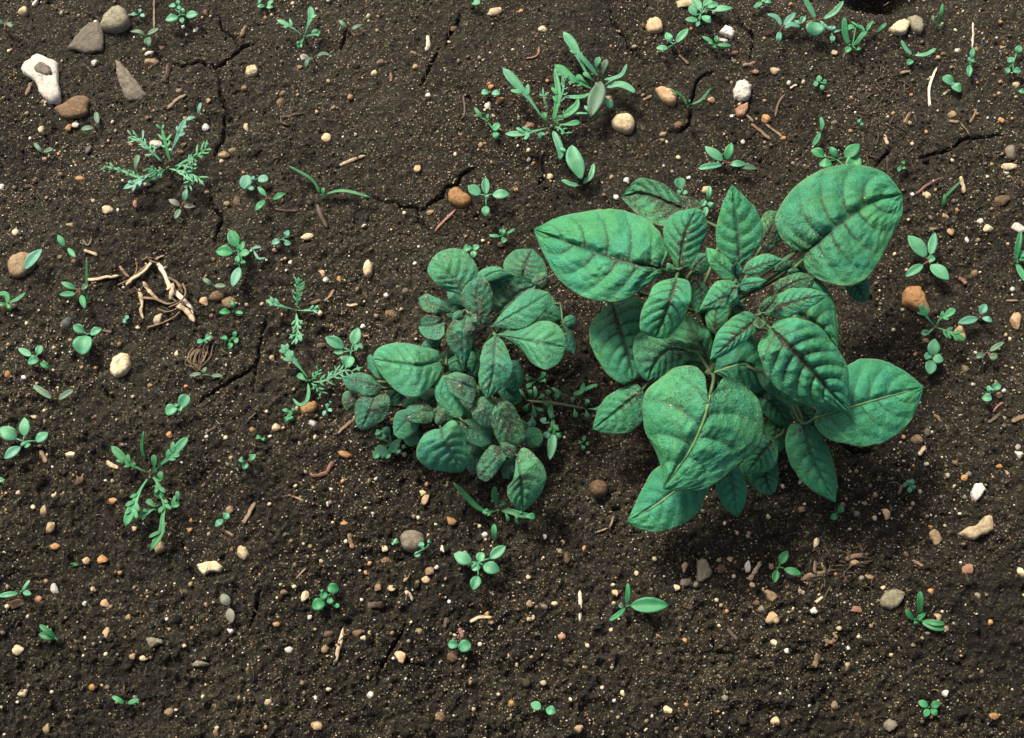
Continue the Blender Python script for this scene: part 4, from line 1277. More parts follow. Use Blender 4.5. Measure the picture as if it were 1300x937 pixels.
S("seedling", "crinkled leafy seedling touching the large potato's spotted leaf", (1063, 203),
  [L2(1047, 199, 1030, 190, 14, 'o', 1), L2(1062, 200, 1054, 186, 10, 'o', 1), L2(1072, 200, 1091, 183, 17, 'o', 2), dot(1048, 207, 15, 0), dot(1083, 208, 22, 60)], 'green', 12, stem_r=.8)
S("grass_sprout", "fine grass sprout with two thin curved blades at the peach stone", (873, 136), [([(873, 135), (866, 122), (849, 113)], 3.5, 's', 5), ([(876, 133), (890, 127), (903, 111)], 3.5, 's', 5), ([(874, 134), (876, 126)], 3, 's', 4)], 'deep', 3, cat="grass")
S("grass_sprout", "thin upright grass sprout behind the pair of cream stones", (1191, 32), [([(1193, 30), (1195, 16), (1197, 4)], 5, 's', 8), ([(1190, 31), (1185, 26), (1184, 19)], 4, 's', 4, 'dull'), ([(1192, 32), (1197, 31)], 4, 's', 1, 'deep')], 'green', 3, cat="grass")
S("seedling", "V-shaped slim-leaved sprout below the pair of cream stones", (1160, 70), [([(1158, 70), (1150, 62), (1144, 51)], 6, 's', 2), ([(1161, 70), (1176, 69), (1189, 61)], 6, 's', 2)], 'mint', 6)
S("seedling", "single tiny round leaf on the soil below the V-shaped sprout", (1156, 80), [dot(1155, 79, 9, 30)], 'mint', 3)
S("seedling", "two-leaved round seedling beside the white curved stalk", (1209, 107), [L2(1210, 107, 1197, 97, 14, 'r'), L2(1209, 107, 1221, 115, 14, 'r'), L2(1208, 104, 1212, 108, 5)], 'mint', 6)
S("seedling", "small shoot at the end of the white upright stalk", (1232, 78), [L2(1233, 75, 1236, 60, 7), L2(1231, 76, 1239, 78, 6), L2(1231, 82, 1230, 98, 8), L2(1231, 80, 1230, 72, 5)], 'mint', 7)
S("seedling", "loose cluster of four small round leaves at the plot's far rim", (1286, 82), [dot(1283, 76, 9), dot(1279, 90, 8), dot(1291, 90, 10, 0), dot(1293, 63, 11, 60)], 'mint', 5)
S("seedling", "clipped mint leaf at the plot's rim near a cream chip", (1302, 117), [L2(1303, 117, 1293, 115, 8)], 'mint', 4)
S("seedling", "purple-tinged four-leaved cross sprout below the ferny weed", (231, 262), [L2(229, 261, 214, 253, 8, 'o', 1, 'purple'), L2(233, 262, 248, 262, 7, 'o', 1, 'purple'), L2(234, 256, 237, 239, 8, 'o', 1, 'dull'), L2(229, 265, 222, 278, 8, 'o', 0, 'dull')], 'dull', 6, stem='redstem')
S("seedling", "broad mint leaf lying over the translucent tan stone", (36, 336), [L2(30, 342, 53, 316, 15, 'o', 3), L2(36, 338, 44, 330, 8)], 'teal', 9)
S("seedling", "slim two-leaved sprout beside the translucent tan stone", (84, 313), [L2(82, 313, 73, 298, 8), L2(86, 315, 96, 327, 7)], 'green', 6, stem='redstem')
S("seedling", "red-stemmed star seedling with five narrow leaves by the thick straw stub", (100, 369), [L2(97, 367, 77, 358, 8), L2(96, 373, 75, 374, 8), L2(103, 367, 112, 361, 8, 'o', 1, 'dull'), L2(103, 374, 108, 392, 8)], 'green', 6, stem='redstem')
S("grass_sprout", "single upright grass blade beside the thick straw stub", (111, 384), [([(111, 384), (110, 358), (110, 327)], 3.2, 's', 12)], 'deep', 2, cat="grass")
S("seedling", "curved two-bladed sprout over an orange stone at the rim", (10, 384), [([(10, 386), (8, 374), (-4, 373)], 7, 's'), ([(11, 384), (22, 380), (33, 371)], 5, 's'), ([(10, 386), (13, 394)], 5, 's'), ([(9, 386), (-4, 387)], 5, 's')], 'green', 7)
S("seedling", "seedling with one round leaf and two small oval ones", (110, 425), [L2(107, 422, 93, 413, 12), L2(114, 424, 129, 417, 11), L2(109, 426, 102, 450, 25, 'r')], 'mint', 7)
S("seedling", "little seedling with four small spread leaves near the rim", (46, 453), [L2(40, 452, 23, 442, 9), dot(50, 444, 11, 80), dot(42, 458, 13, 10), L2(51, 460, 64, 468, 8, 'o', 0, 'deep')], 'mint', 5)
S("seedling", "dull round-leaved sprout with a soil-spattered leaf above broad-leaved seedling", (322, 230), [dot(312, 231, 18, 80, 'r', 1), dot(334, 227, 13, 0, 'r', 1), dot(322, 226, 6), dot(319, 239, 7)], 'teal', 6)
S("seedling", "three-bladed seedling between grass sprout and spattered sprout", (340, 252), [L2(338, 249, 327, 237, 7), L2(346, 253, 362, 245, 8), L2(336, 254, 324, 267, 9)], 'green', 7, stem='redstem')
S("grass_sprout", "fine grass sprout with two long arching blades", (409, 250), [([(407, 247), (396, 228), (366, 210)], 4.0, 's', 6), ([(411, 247), (436, 242), (473, 251)], 4.5, 's', 4), ([(409, 248), (411, 238)], 5, 's', 3, 'green')], 'deep', 3, cat="grass", stem_r=1.0)
S("seedling", "broad-leaved seedling with five leaves, one purple-centred", (303, 318),
  [L2(301, 314, 292, 292, 16), L2(296, 320, 274, 319, 16), L2(305, 318, 309, 306, 9), L2(304, 322, 317, 320, 11), L2(302, 324, 301, 337, 7), dot(309, 334, 7), L2(304, 339, 295, 364, 13, 'o', 1, 'teal')], 'green', 10, stem_r=.8)
S("seedling", "wispy sprout with two thread leaves beside the broad-leaved seedling", (320, 318), [([(318, 317), (325, 314), (332, 314)], 4, 's'), ([(322, 318), (328, 328), (338, 327)], 3.5, 's')], 'teal', 5)
S("seedling", "tiny notched teal sprout by an oval cream pebble", (358, 304), [dot(350, 307, 10, 10), L2(362, 302, 366, 292, 8), dot(365, 309, 8)], 'teal', 4)
S("seedling", "dull narrow two-bladed sprout above the brown round stones", (271, 362), [L2(270, 362, 257, 353, 6, 's'), L2(272, 363, 287, 363, 6, 's')], 'dull', 6)
S("seedling", "tiny sprout growing over the tan round stone", (296, 395), [L2(293, 396, 278, 396, 8), L2(297, 393, 294, 381, 5), L2(299, 396, 309, 398, 5)], 'green', 7)
S("seedling", "four-leaved oval seedling with stalked leaves beside the stunted potato", (446, 446),
  [L2(437, 442, 413, 428, 15), L2(448, 438, 455, 416, 15), L2(436, 447, 424, 447, 8), ([(450, 446), (455, 438), (461, 443)], 6, 's'), L2(445, 452, 438, 466, 18, 'r')], 'mint', 10, stem_r=.7)
S("seedling", "three-leaved tiny sprout above the tawny root tuft", (259, 431), [L2(258, 432, 250, 435, 7), L2(260, 430, 269, 426, 8), dot(262, 433, 6)], 'mint', 4)
S("seedling", "five-lobed tiny sprout right of the tawny root tuft", (293, 432), [dot(285, 430, 8), dot(300, 432, 7), L2(297, 428, 299, 420, 6), dot(292, 439, 8, 60)], 'green', 4)
S("seedling", "pair of round leaves on a long thread-stemmed sprout above the lobed weed", (226, 517), [dot(234, 509, 17, 60, 'r', 2), dot(217, 520, 16, 30, 'r', 1), dot(228, 519, 8), dot(224, 514, 6)], 'mint', 10)
S("seedling", "dull two-bladed sprout under the tawny root tuft", (258, 476), [L2(256, 474, 240, 477, 5, 's'), L2(257, 473, 262, 466, 5, 's'), L2(268, 477, 283, 477, 5, 's')], 'dull', 4)
S("seedling", "small three-leaved sprout with red root on dark soil", (315, 586), [L2(312, 585, 303, 583, 7), L2(317, 583, 323, 577, 9, 'r'), L2(314, 588, 308, 595, 9)], 'mint', 5, stem='redstem')
S("seedling", "speck-sized two-leaved sprout above the small red-rooted one", (331, 557), [dot(328, 555, 6), dot(335, 558, 5)], 'green', 3)
S("seedling", "tiny split-leaved sprout beside the kidney-shaped orange stone", (415, 520), [L2(413, 521, 410, 528, 5), L2(416, 519, 422, 522, 5), L2(414, 518, 416, 512, 5), dot(419, 511, 4)], 'teal', 4)
S("seedling", "small notched leaf scraps under the curling ferny seedling", (367, 527), [L2(368, 522, 358, 520, 5), L2(370, 522, 374, 518, 5), L2(366, 528, 362, 536, 6), L2(368, 528, 372, 534, 6), L2(364, 528, 372, 524, 4)], 'green', 4)
S("seedling", "four-leaved spotted seedling near the rim of the plot", (30, 561), [L2(21, 557, 0, 543, 18), L2(31, 554, 31, 530, 14), L2(45, 560, 61, 549, 13), L2(26, 567, 5, 582, 13, 'o', 0, 'teal'), dot(34, 565, 8), dot(29, 563, 6)], 'mint', 9)
S("seedling", "two narrow pale blades joined at a pink stem", (69, 506), [L2(66, 506, 42, 489, 8, 's'), L2(74, 507, 93, 495, 8, 's')], 'dull', 6, stem='redstem')
S("grass_sprout", "short dark grass blade above the dark green lobed weed", (184, 582), [([(184, 583), (180, 568), (182, 547)], 4, 's', 8)], 'deep', 2, cat="grass")
S("seedling", "parsley-like seedling with three scalloped leaves under the stunted potato", (497, 563),
  [dot(486, 552, 13), dot(491, 547, 11), dot(480, 549, 8), dot(484, 573, 17), dot(478, 577, 11), dot(492, 578, 9), dot(502, 565, 12), dot(505, 572, 8), dot(499, 571, 9), dot(506, 560, 7), dot(512, 567, 6, None, 'r', 0, 'dull')], 'mint', 7)
S("seedling", "six-leaved seedling with oval leaves below the stunted potato", (607, 714),
  [L2(599, 714, 576, 703, 16), L2(622, 709, 642, 693, 13), L2(613, 718, 635, 724, 16), L2(607, 731, 600, 749, 13), dot(610, 707, 12, 70), dot(604, 720, 11, 20)], 'mint', 10, stem_r=.7)
S("seedling", "single upright blade above the six-leaved seedling", (628, 686), [L2(628, 686, 627, 665, 7, 's', 5)], 'green', 3)
S("seedling", "pair-leaved clover-like seedling with tiny inner leaves on dark crumbs", (414, 758), [dot(423, 747, 14), dot(404, 767, 16, 20), dot(411, 756, 10), dot(419, 763, 8), L2(412, 752, 407, 749, 5), dot(428, 769, 6)], 'green', 6)
S("seedling", "two round leaves beside a brown pebble at the front", (583, 819), [dot(575, 818, 12, 0), dot(590, 820, 16, 20)], 'mint', 5)
S("seedling", "tiny leaves peeping round the grey domed stone", (541, 696), [dot(535, 692, 8), dot(545, 687, 5), dot(530, 704, 8, 0)], 'mint', 5)
S("seedling", "speck-sized leaf on the bare side of the grey domed stone", (503, 689), [dot(503, 687, 7), dot(499, 690, 4)], 'mint', 3)
S("seedling", "one-broad-leaf seedling with two slim blades on front soil", (795, 770), [L2(800, 769, 849, 768, 19, 'o', 2), ([(795, 768), (797, 755), (797, 740)], 6, 's', 6), ([(794, 772), (784, 781), (773, 788)], 6, 's', 2), L2(792, 770, 785, 768, 7, 'o', 1, 'dull')], 'green', 8)
S("seedling", "three-leaved dark green seedling near the bent bark strip", (989, 720), [L2(990, 716, 1000, 699, 11), L2(995, 722, 1018, 729, 10), L2(986, 723, 983, 740, 9)], 'deep', 7)
S("seedling", "tiny twin-leaf sprout below the large potato's pointed leaf", (1063, 651), [dot(1059, 656, 9, 20), dot(1067, 647, 9, 60)], 'green', 4)
S("seedling", "splayed grassy seedling with pointed blades near the olive-grey stone", (1164, 786),
  [([(1167, 780), (1168, 766), (1168, 750)], 8, 's', 7), ([(1160, 787), (1155, 781), (1150, 774)], 7, 's', 3), ([(1170, 789), (1184, 795), (1200, 799)], 9, 's', 3), ([(1172, 788), (1186, 791), (1200, 792)], 7, 's', 4), L2(1166, 786, 1175, 778, 5, 's'), dot(1163, 791, 6)], 'deep', 4, cat="grass")
S("seedling", "four-leaved oval seedling beside the large potato's spotted leaf", (1179, 332),
  [L2(1176, 327, 1153, 299, 19), L2(1181, 324, 1187, 295, 12), L2(1172, 336, 1149, 351, 12), L2(1181, 336, 1205, 355, 18), dot(1182, 329, 10, 30)], 'mint', 10, stem='redstem', stem_r=.8)
S("seedling", "upright narrow leaves at the plot's rim beside a white chip", (1291, 331), [L2(1289, 331, 1296, 293, 8, 's', 6), L2(1291, 335, 1303, 358, 9, 's', 3), L2(1293, 325, 1303, 320, 9), L2(1293, 329, 1303, 330, 5)], 'green', 8)
S("seedling", "three-leaved seedling with one long leaf above the peach pebble", (1245, 402), [L2(1242, 404, 1216, 410, 11), L2(1244, 399, 1252, 386, 11), L2(1247, 403, 1260, 408, 8)], 'teal', 7, stem='redstem')
S("seedling", "compact seedling of four blunt leaves beside the large pale-ribbed leaf", (1184, 454), [L2(1184, 452, 1187, 430, 16), L2(1183, 457, 1180, 475, 15), L2(1184, 454, 1198, 457, 13), dot(1178, 452, 10, 60)], 'mint', 8)
S("seedling", "wilting reddish sprout with a slim leaf near three round leaves", (1254, 448), [L2(1256, 446, 1275, 434, 7), L2(1250, 449, 1239, 454, 7, 's'), L2(1257, 455, 1266, 450, 9), L2(1258, 450, 1262, 458, 6)], 'dull', 6, stem='redstem')
S("seedling", "three tiny round leaves on bare soil beside a tan chip", (1260, 498), [dot(1265, 491, 11, 30), dot(1253, 505, 12, 0), dot(1256, 494, 8)], 'mint', 5)
S("seedling", "tiny five-leaflet sprout below the large pale-ribbed leaf", (1156, 616), [dot(1149, 616, 6), dot(1158, 611, 7), dot(1155, 622, 7), dot(1160, 618, 6), dot(1153, 612, 5)], 'mint', 4)
S("seedling", "tiny four-leaflet sprout between the two potato plants", (741, 562), [L2(741, 560, 742, 553, 5), L2(741, 565, 740, 572, 5), dot(746, 563, 5), dot(736, 562, 4)], 'green', 4)
S("seedling", "purplish two-leaved sprout lying on the front soil", (291, 770), [L2(291, 769, 281, 754, 12, 'o', 0, 'purple'), L2(291, 772, 294, 791, 11, 'o', 0, 'purple')], 'purple', 5, stem='redstem')
S("seedling", "bright two-leaved sprout beside a tan chip and straw", (285, 658), [L2(284, 658, 290, 651, 10), L2(283, 659, 273, 668, 8)], 'mint', 5)
S("seedling", "two-bladed dark sprout near the front rim", (74, 814), [L2(71, 810, 50, 793, 7, 's', 3), L2(70, 809, 49, 805, 11, 'o', 1)], 'deep', 6)
S("seedling", "straggling thin sprout at the rim above a brown stone", (26, 753), [L2(24, 753, -4, 757, 7), L2(28, 750, 38, 736, 4, 's'), L2(29, 752, 40, 754, 7)], 'mint', 5)
S("seedling", "clipped mint leaf at the rim below the spotted seedling", (-2, 610), [L2(-4, 610, 6, 609, 7)], 'mint', 4)
S("seedling", "four-leaved cross seedling beside the bean-shaped orange stone", (617, 249),
  [L2(610, 247, 594, 236, 15, 'o'), L2(617, 247, 616, 225, 11), L2(625, 247, 647, 246, 14), L2(617, 261, 616, 275, 11), dot(618, 250, 6)], 'mint', 10, stem_r=.7)
S("seedling", "tiny budding sprout with two thin arms above the stunted potato", (639, 300), [L2(635, 300, 621, 299, 5, 's'), L2(642, 298, 654, 290, 4, 's'), dot(638, 295, 9, 80), dot(640, 305, 8, 30)], 'green', 6)
S("seedling", "three round leaflets at the stunted potato's rim", (599, 318), [dot(593, 315, 11, 20), dot(604, 314, 9, 40), dot(601, 323, 9, 80)], 'mint', 9)
S("seedling", "round mint leaflet sprout behind the large potato's crumpled leaf", (865, 238), [L2(864, 240, 862, 226, 15, 'r', 2), dot(862, 244, 6), dot(870, 244, 7)], 'mint', 10)
S("seedling", "slim upright leaflets at the peach pebble behind the large potato", (899, 258), [L2(899, 256, 901, 236, 7, 's', 4), dot(893, 258, 9), dot(903, 260, 8), L2(897, 262, 895, 276, 7, 'o')], 'mint', 8)
S("seedling", "narrow-armed pair of blades below the weed clump's broad leaf", (738, 235), [([(736, 235), (724, 234), (713, 228)], 6, 's', 2), ([(740, 233), (750, 224), (754, 207)], 7, 's', 3)], 'mint', 7, stem='redstem')
S("seedling", "tiny green forked sprout right of the large potato leaf's edge", (1144, 211), [L2(1143, 212, 1140, 218, 5), L2(1145, 210, 1148, 204, 5), L2(1145, 213, 1151, 213, 4)], 'green', 4)
S("grass_sprout", "green grass sprig leaning against an orange-tinged straw", (1197, 262), [([(1196, 264), (1200, 250), (1222, 228)], 3.5, 's', 7), ([(1196, 264), (1199, 256), (1199, 246)], 4, 's', 5)], 'deep', 2, cat="grass")
S("seedling", "speck-sized sprout in the soil beside the four round leaflets", (1092, 156), [dot(1090, 154, 5), dot(1094, 158, 5)], 'mint', 3)
S("seedling", "tiny two-dot teal sprout above the block-shaped cream stone", (160, 405), [dot(161, 403, 6), dot(159, 408, 6)], 'teal', 3)
S("seedling", "slim green sliver leaf on the front soil", (94, 716), [L2(90, 716, 100, 717, 4, 's')], 'deep', 2)
S("seedling", "round-leaved sprout in the front soil between two gravel bits", (690, 900), [L2(687, 899, 674, 893, 11), L2(693, 900, 706, 904, 11)], 'mint', 6)
S("seedling", "small four-leaved sprout in the front soil", (1180, 898), [L2(1178, 897, 1166, 890, 9), L2(1182, 897, 1194, 892, 9), L2(1179, 900, 1174, 910, 8), L2(1182, 900, 1190, 908, 8)], 'green', 6)
S("seedling", "narrow two-bladed sprout in the front soil", (160, 893), [L2(158, 893, 142, 884, 6, 's'), L2(162, 893, 177, 888, 6, 's')], 'green', 6)


# ferny weeds: every frond is one leaf cut into narrow lobes
def frond(path, n, plen, pw, z0, z1, fork=0.0, start=0.25, rw=3.0, ang=48, tipw=None, seed=1, taper=True):
    r = random.Random(seed)
    out = [strip_leaf(path, rw, 's', z0, z1, 0.001, 0.1, nu=10)]
    m = resample(path, 60)
    for i in range(n):
        u = start + (0.96 - start) * i / max(1, n - 1)
        k = min(58, int(u * 59))
        d = m[k + 1] - m[k]; d /= np.linalg.norm(d) + 1e-9
        zz = z0 + (z1 - z0) * u + 0.001 * math.sin(math.pi * u)
        for sd in (-1, 1):
            if r.random() < .12:
                continue
            a = math.radians(ang + r.uniform(-20, 18)) * sd
            e = np.array([d[0] * math.cos(a) - d[1] * math.sin(a), d[0] * math.sin(a) + d[1] * math.cos(a)])
            ln = plen * (0.62 + 0.38 * math.sin(math.pi * (0.12 + 0.8 * (i + .5) / n))) * r.uniform(.55, 1.3) if taper else plen * r.uniform(.85, 1.15)
            p0 = m[k]; p1 = p0 + e * ln * .55 ; p2 = p0 + e * ln + d * ln * 0.18
            out.append(strip_leaf([p0, p1, p2], pw * .72, 's', zz, zz + r.uniform(-.0008, .002), 0.0004, 0.1, nu=6))
            if r.random() < fork:
                for s2 in (-1, 1):
                    b = math.radians(42) * s2
                    f = np.array([e[0] * math.cos(b) - e[1] * math.sin(b), e[0] * math.sin(b) + e[1] * math.cos(b)])
                    q0 = p0 + e * ln * .5
                    out.append(strip_leaf([q0, q0 + f * ln * .42], pw * .6, 's', zz, zz + r.uniform(-.0006, .0014), 0.0002, 0.1, nu=5))
    if tipw:
        t = m[-1]; d = m[-1] - m[-6]; d /= np.linalg.norm(d)
        out.append(strip_leaf([m[-8], t + d * tipw * 1.1], tipw, 'o', z1, z1 + .0008, 0.0004, 0.1, nu=7))
    return merge(out)


def lobed(path, w, lobes, z0, z1, kind='p', mats=None):
    """leaf with a broad end and a few side lobes: lobes = (u, side, length px, width px)"""
    out = [strip_leaf(path, w, kind, z0, z1, 0.0015, 0.15, nu=13)]
    m = resample(path, 60)
    for (u, sd, ln, lw) in lobes:
        k = min(57, int(u * 59))
        d = m[k + 1] - m[k]; d /= np.linalg.norm(d) + 1e-9
        a = math.radians(50) * sd
        e = np.array([d[0] * math.cos(a) - d[1] * math.sin(a), d[0] * math.sin(a) + d[1] * math.cos(a)])
        zz = z0 + (z1 - z0) * u + 0.0015 * math.sin(math.pi * u)
        out.append(strip_leaf([m[k], m[k] + e * ln * .5 + d * ln * .05, m[k] + e * ln + d * ln * .2], lw * .85, 's', zz, zz + .0008, 0.0004, 0.1, nu=7))
    return merge(out)


def weed(name, label, centre, h, fronds, stem='stem', stem_r=0.9, cat="weed"):
    g = G(centre[0], centre[1], h * MM)
    base = np.array([g[0], g[1], H(g[0], g[1])])
    rt = root(name, base, label, cat)
    q = resample(np.array([base - [0, 0, 0.002], base + [0.0006, 0, h * .4 * MM], g]), 6)
    part("stem", tube(q, np.linspace(1.2, .8, 6) * stem_r * MM, 7), HERB[stem], rt, base)
    for f in fronds:
        fn, mat, args = f[0], f[1], f[2:]
        kw = {}
        if args and isinstance(args[-1], dict):
            kw = args[-1]; args = args[:-1]
        dz0 = kw.pop('dz0', 0.0); dz1 = kw.pop('dz1', 1.0)
        part("leaf", fn(*args, z0=g[2] + dz0 * MM, z1=g[2] + dz1 * MM, **kw), HERB[mat], rt, base)
    return rt


def fr(mat, path, n, plen, pw, **kw):
    return (lambda path, n, plen, pw, z0, z1, **k: frond(path, n, plen, pw, z0, z1, **k), mat, path, n, plen, pw, kw)


def lb(mat, path, w, lobes=(), **kw):
    return (lambda path, w, lobes, z0, z1, **k: lobed(path, w, lobes, z0, z1, **k), mat, path, w, lobes, kw)


weed("ferny_weed", "ferny weed with finely cut fronds around a white chip", (212, 213), 11, [
    fr('mint', [(206, 206), (192, 192), (178, 178), (165, 172)], 6, 12, 3.4, rw=3.4, start=.3, seed=1, dz1=5, fork=.2),
    fr('green', [(216, 206), (212, 190), (208, 174), (205, 162)], 4, 13, 4.5, rw=4.5, start=.45, seed=2, dz1=7),
    lb('teal', [(214, 200), (221, 184), (228, 168), (236, 150)], 9, [(.55, 1, 9, 5), (.62, -1, 9, 5), (.75, 1, 7, 4)], dz1=9),
    fr('green', [(222, 212), (238, 203), (250, 198), (262, 188)], 5, 12, 3.6, rw=3.8, start=.4, seed=4, dz1=4, fork=.2),
    fr('mint', [(214, 214), (228, 217), (242, 221), (253, 226)], 6, 13, 3.2, rw=3.0, start=.25, seed=5, dz1=2, fork=.6),
    fr('green', [(208, 217), (196, 226), (182, 228), (168, 222)], 3, 8, 3.4, rw=4.5, start=.5, seed=6, dz1=-3),
    lb('teal', [(206, 214), (192, 220), (176, 230), (156, 240)], 9, [(.55, -1, 8, 5), (.68, -1, 10, 5), (.72, 1, 8, 5), (.45, 1, 5, 4)], dz1=2),
    fr('green', [(200, 216), (180, 226), (156, 217), (131, 210)], 4, 8, 4, rw=4.2, start=.55, seed=8, dz1=-1),
    lb('dull', [(176, 222), (172, 212), (176, 196)], 8, (), dz1=4),
    fr('mint', [(222, 210), (232, 210), (240, 212), (246, 207)], 4, 9, 3, rw=2.6, seed=9, dz1=5, fork=.4),
    fr('green', [(210, 214), (202, 220), (194, 216), (186, 213)], 4, 9, 3, rw=2.6, seed=10, dz1=5, fork=.3),
    fr('mint', [(240, 222), (244, 228), (240, 236)], 3, 9, 3, rw=2.6, seed=13, dz1=0, fork=.3),
    lb('teal', [(238, 236), (236, 244), (234, 254)], 8, (), dz1=-1),
])
weed("ferny_seedling", "cross-shaped ferny seedling with four fronds on bare soil", (376, 394), 9, [
    lb('mint', [(374, 393), (362, 390), (350, 386), (337, 381)], 7, [(.55, 1, 9, 5), (.7, -1, 6, 4), (.72, 1, 8, 5)], dz1=3),
    fr('green', [(376, 391), (378, 380), (379, 368), (379, 356)], 7, 9, 3.2, rw=4, start=.25, seed=11, dz1=6, tipw=4),
    lb('mint', [(378, 394), (388, 394), (398, 393), (406, 393)], 6, [(.55, -1, 7, 4), (.7, 1, 7, 4), (.75, -1, 7, 4)], dz1=2),
    fr('mint', [(376, 397), (377, 408), (377, 420), (376, 432)], 5, 11, 3.4, rw=4, start=.25, seed=12, dz1=1, fork=.4, tipw=5),
])
weed("ferny_seedling", "curling ferny seedling with a hooked lower leaf above the kidney-shaped stone", (393, 483), 9, [
    lb('mint', [(391, 480), (380, 466), (368, 452), (357, 437)], 10, [(.55, -1, 12, 6), (.6, 1, 9, 5), (.78, -1, 9, 6), (.8, 1, 9, 6)], dz1=5),
    fr('mint', [(396, 485), (410, 484), (424, 477), (438, 470), (449, 472)], 6, 13, 3.2, rw=3.2, start=.18, seed=21, dz1=4, fork=.3),
    lb('green', [(391, 486), (392, 498), (389, 510), (380, 514), (371, 505)], 5, (), kind='s', dz1=-2),
    lb('deep', [(392, 484), (384, 480), (378, 474)], 9, (), dz1=-1),
    fr('green', [(395, 486), (402, 492), (408, 498)], 3, 8, 3, rw=3, seed=22, dz1=0),
    fr('green', [(395, 482), (400, 478), (404, 470)], 3, 7, 3, rw=3, seed=23, dz1=3),
])
weed("lobed_weed", "dark green lobed weed sprawling beside the tan chip", (190, 606), 12, [
    lb('deep', [(187, 600), (175, 594), (162, 587), (141, 566)], 11, [(.4, -1, 9, 5), (.45, 1, 11, 6), (.55, -1, 11, 6), (.3, 1, 6, 4)], dz1=3),
    lb('green', [(194, 600), (206, 588), (218, 578), (239, 554)], 12, [(.4, -1, 12, 6), (.42, 1, 9, 6), (.55, -1, 14, 7), (.5, 1, 10, 6)], dz1=6),
    lb('deep', [(193, 602), (196, 590), (195, 577)], 8, (), dz1=6),
    lb('green', [(187, 608), (178, 622), (170, 640), (159, 668)], 13, [(.35, 1, 10, 5), (.5, 1, 12, 7), (.5, -1, 12, 6), (.62, -1, 14, 7), (.68, 1, 8, 5)], dz1=3),
    lb('deep', [(194, 606), (200, 614), (204, 634)], 13, [(.5, 1, 8, 6), (.5, -1, 10, 7)], dz1=0),
    lb('deep', [(196, 606), (203, 610), (204, 598)], 8, (), dz1=4),
    lb('deep', [(196, 616), (208, 640), (206, 660), (205, 675), (190, 700)], 9, [(.3, -1, 11, 6), (.33, 1, 10, 7), (.68, 1, 16, 6), (.24, -1, 7, 6)], dz1=1),
    lb('deep', [(204, 640), (196, 642), (186, 634)], 8, (), dz0=-3, dz1=-2),
    lb('green', [(200, 644), (188, 650), (176, 656)], 8, [(.5, 1, 7, 5), (.7, -1, 8, 6)], dz0=-3, dz1=-3),
    lb('deep', [(212, 646), (220, 642), (228, 640)], 8, [(.4, -1, 14, 6)], dz0=-3, dz1=0),
    lb('deep', [(226, 642), (226, 632), (225, 623)], 6, (), dz0=-2, dz1=2),
])
weed("lobed_seedling", "forked lobed seedling on the far crust", (386, 46), 8, [
    lb('mint', [(384, 45), (375, 38), (366, 32), (351, 25)], 7, [(.45, 1, 10, 5), (.55, -1, 7, 4)], dz1=4),
    lb('mint', [(387, 44), (391, 32), (395, 20), (394, 8)], 10, [(.6, 1, 8, 5)], dz1=8),
    lb('green', [(388, 46), (396, 44), (407, 40)], 8, [(.4, -1, 8, 4), (.6, 1, 6, 4), (.6, -1, 6, 4)], dz1=2),
    lb('green', [(386, 48), (382, 54), (377, 60)], 8, [(.4, 1, 6, 4), (.5, -1, 6, 4)], dz1=-1),
])
weed("lobed_seedling", "pinnate lobed seedling reaching over the orange-brown block", (1188, 415), 9, [
    lb('green', [(1186, 413), (1178, 404), (1172, 395), (1167, 387)], 8, [(.5, 1, 11, 5), (.55, -1, 10, 5), (.75, 1, 9, 4)], dz1=5),
    lb('green', [(1189, 412), (1194, 404), (1202, 400), (1213, 392)], 10, [(.35, -1, 8, 5), (.4, 1, 8, 5)], dz1=5),
    lb('mint', [(1185, 417), (1178, 422), (1169, 423)], 9, [(.4, 1, 6, 4)], dz1=1),
    lb('deep', [(1190, 416), (1202, 420), (1212, 425), (1226, 432)], 8, [(.3, -1, 9, 4), (.35, 1, 10, 4), (.55, -1, 12, 5), (.6, 1, 8, 5), (.2, 1, 12, 4)], dz1=4),
])
weed("narrow_leaved_weed", "narrow-leaved weed clump, upper rosette with a pale upturned leaf", (757, 106), 12, [
    lb('mint', [(750, 103), (742, 88), (730, 62), (715, 40)], 14, [(.55, -1, 9, 5), (.45, 1, 7, 5)], dz1=6),
    lb('mint', [(760, 98), (750, 86), (740, 74), (732, 66)], 7, (), kind='s', dz1=8),
    lb('mint', [(757, 94), (757, 84), (761, 72)], 9, (), dz1=8),
    lb('dull', [(764, 101), (766, 90), (770, 75)], 9, (), dz1=8),
    lb('mint', [(766, 101), (780, 99), (790, 94), (796, 81)], 6, (), kind='s', dz1=6),
    lb('mint', [(770, 111), (784, 107), (796, 110), (807, 118)], 10, (), kind='s', dz1=4),
    lb('green', [(752, 113), (738, 106), (722, 96), (704, 82)], 14, [(.35, 1, 8, 5), (.4, -1, 10, 6), (.58, -1, 8, 5), (.25, -1, 7, 4)], dz1=4),
    lb('dull', [(763, 103), (760, 116), (755, 130), (750, 148)], 22, (), kind='o', dz0=4, dz1=5),
    lb('mint', [(750, 118), (738, 123), (716, 123)], 6, (), kind='s', dz1=2),
    lb('deep', [(755, 104), (746, 96), (740, 92)], 8, (), dz1=2), lb('deep', [(748, 108), (738, 100), (733, 94)], 7, (), dz1=1),
    lb('mint', [(764, 118), (770, 128), (778, 136)], 12, (), dz1=-1), lb('mint', [(752, 146), (748, 142), (742, 134)], 5, [(.5, 1, 8, 4)], dz1=2),
    lb('mint', [(752, 147), (758, 143), (763, 142)], 5, (), dz1=2), lb('mint', [(768, 108), (774, 103), (780, 98)], 5, (), dz1=3),
], stem_r=1.3)
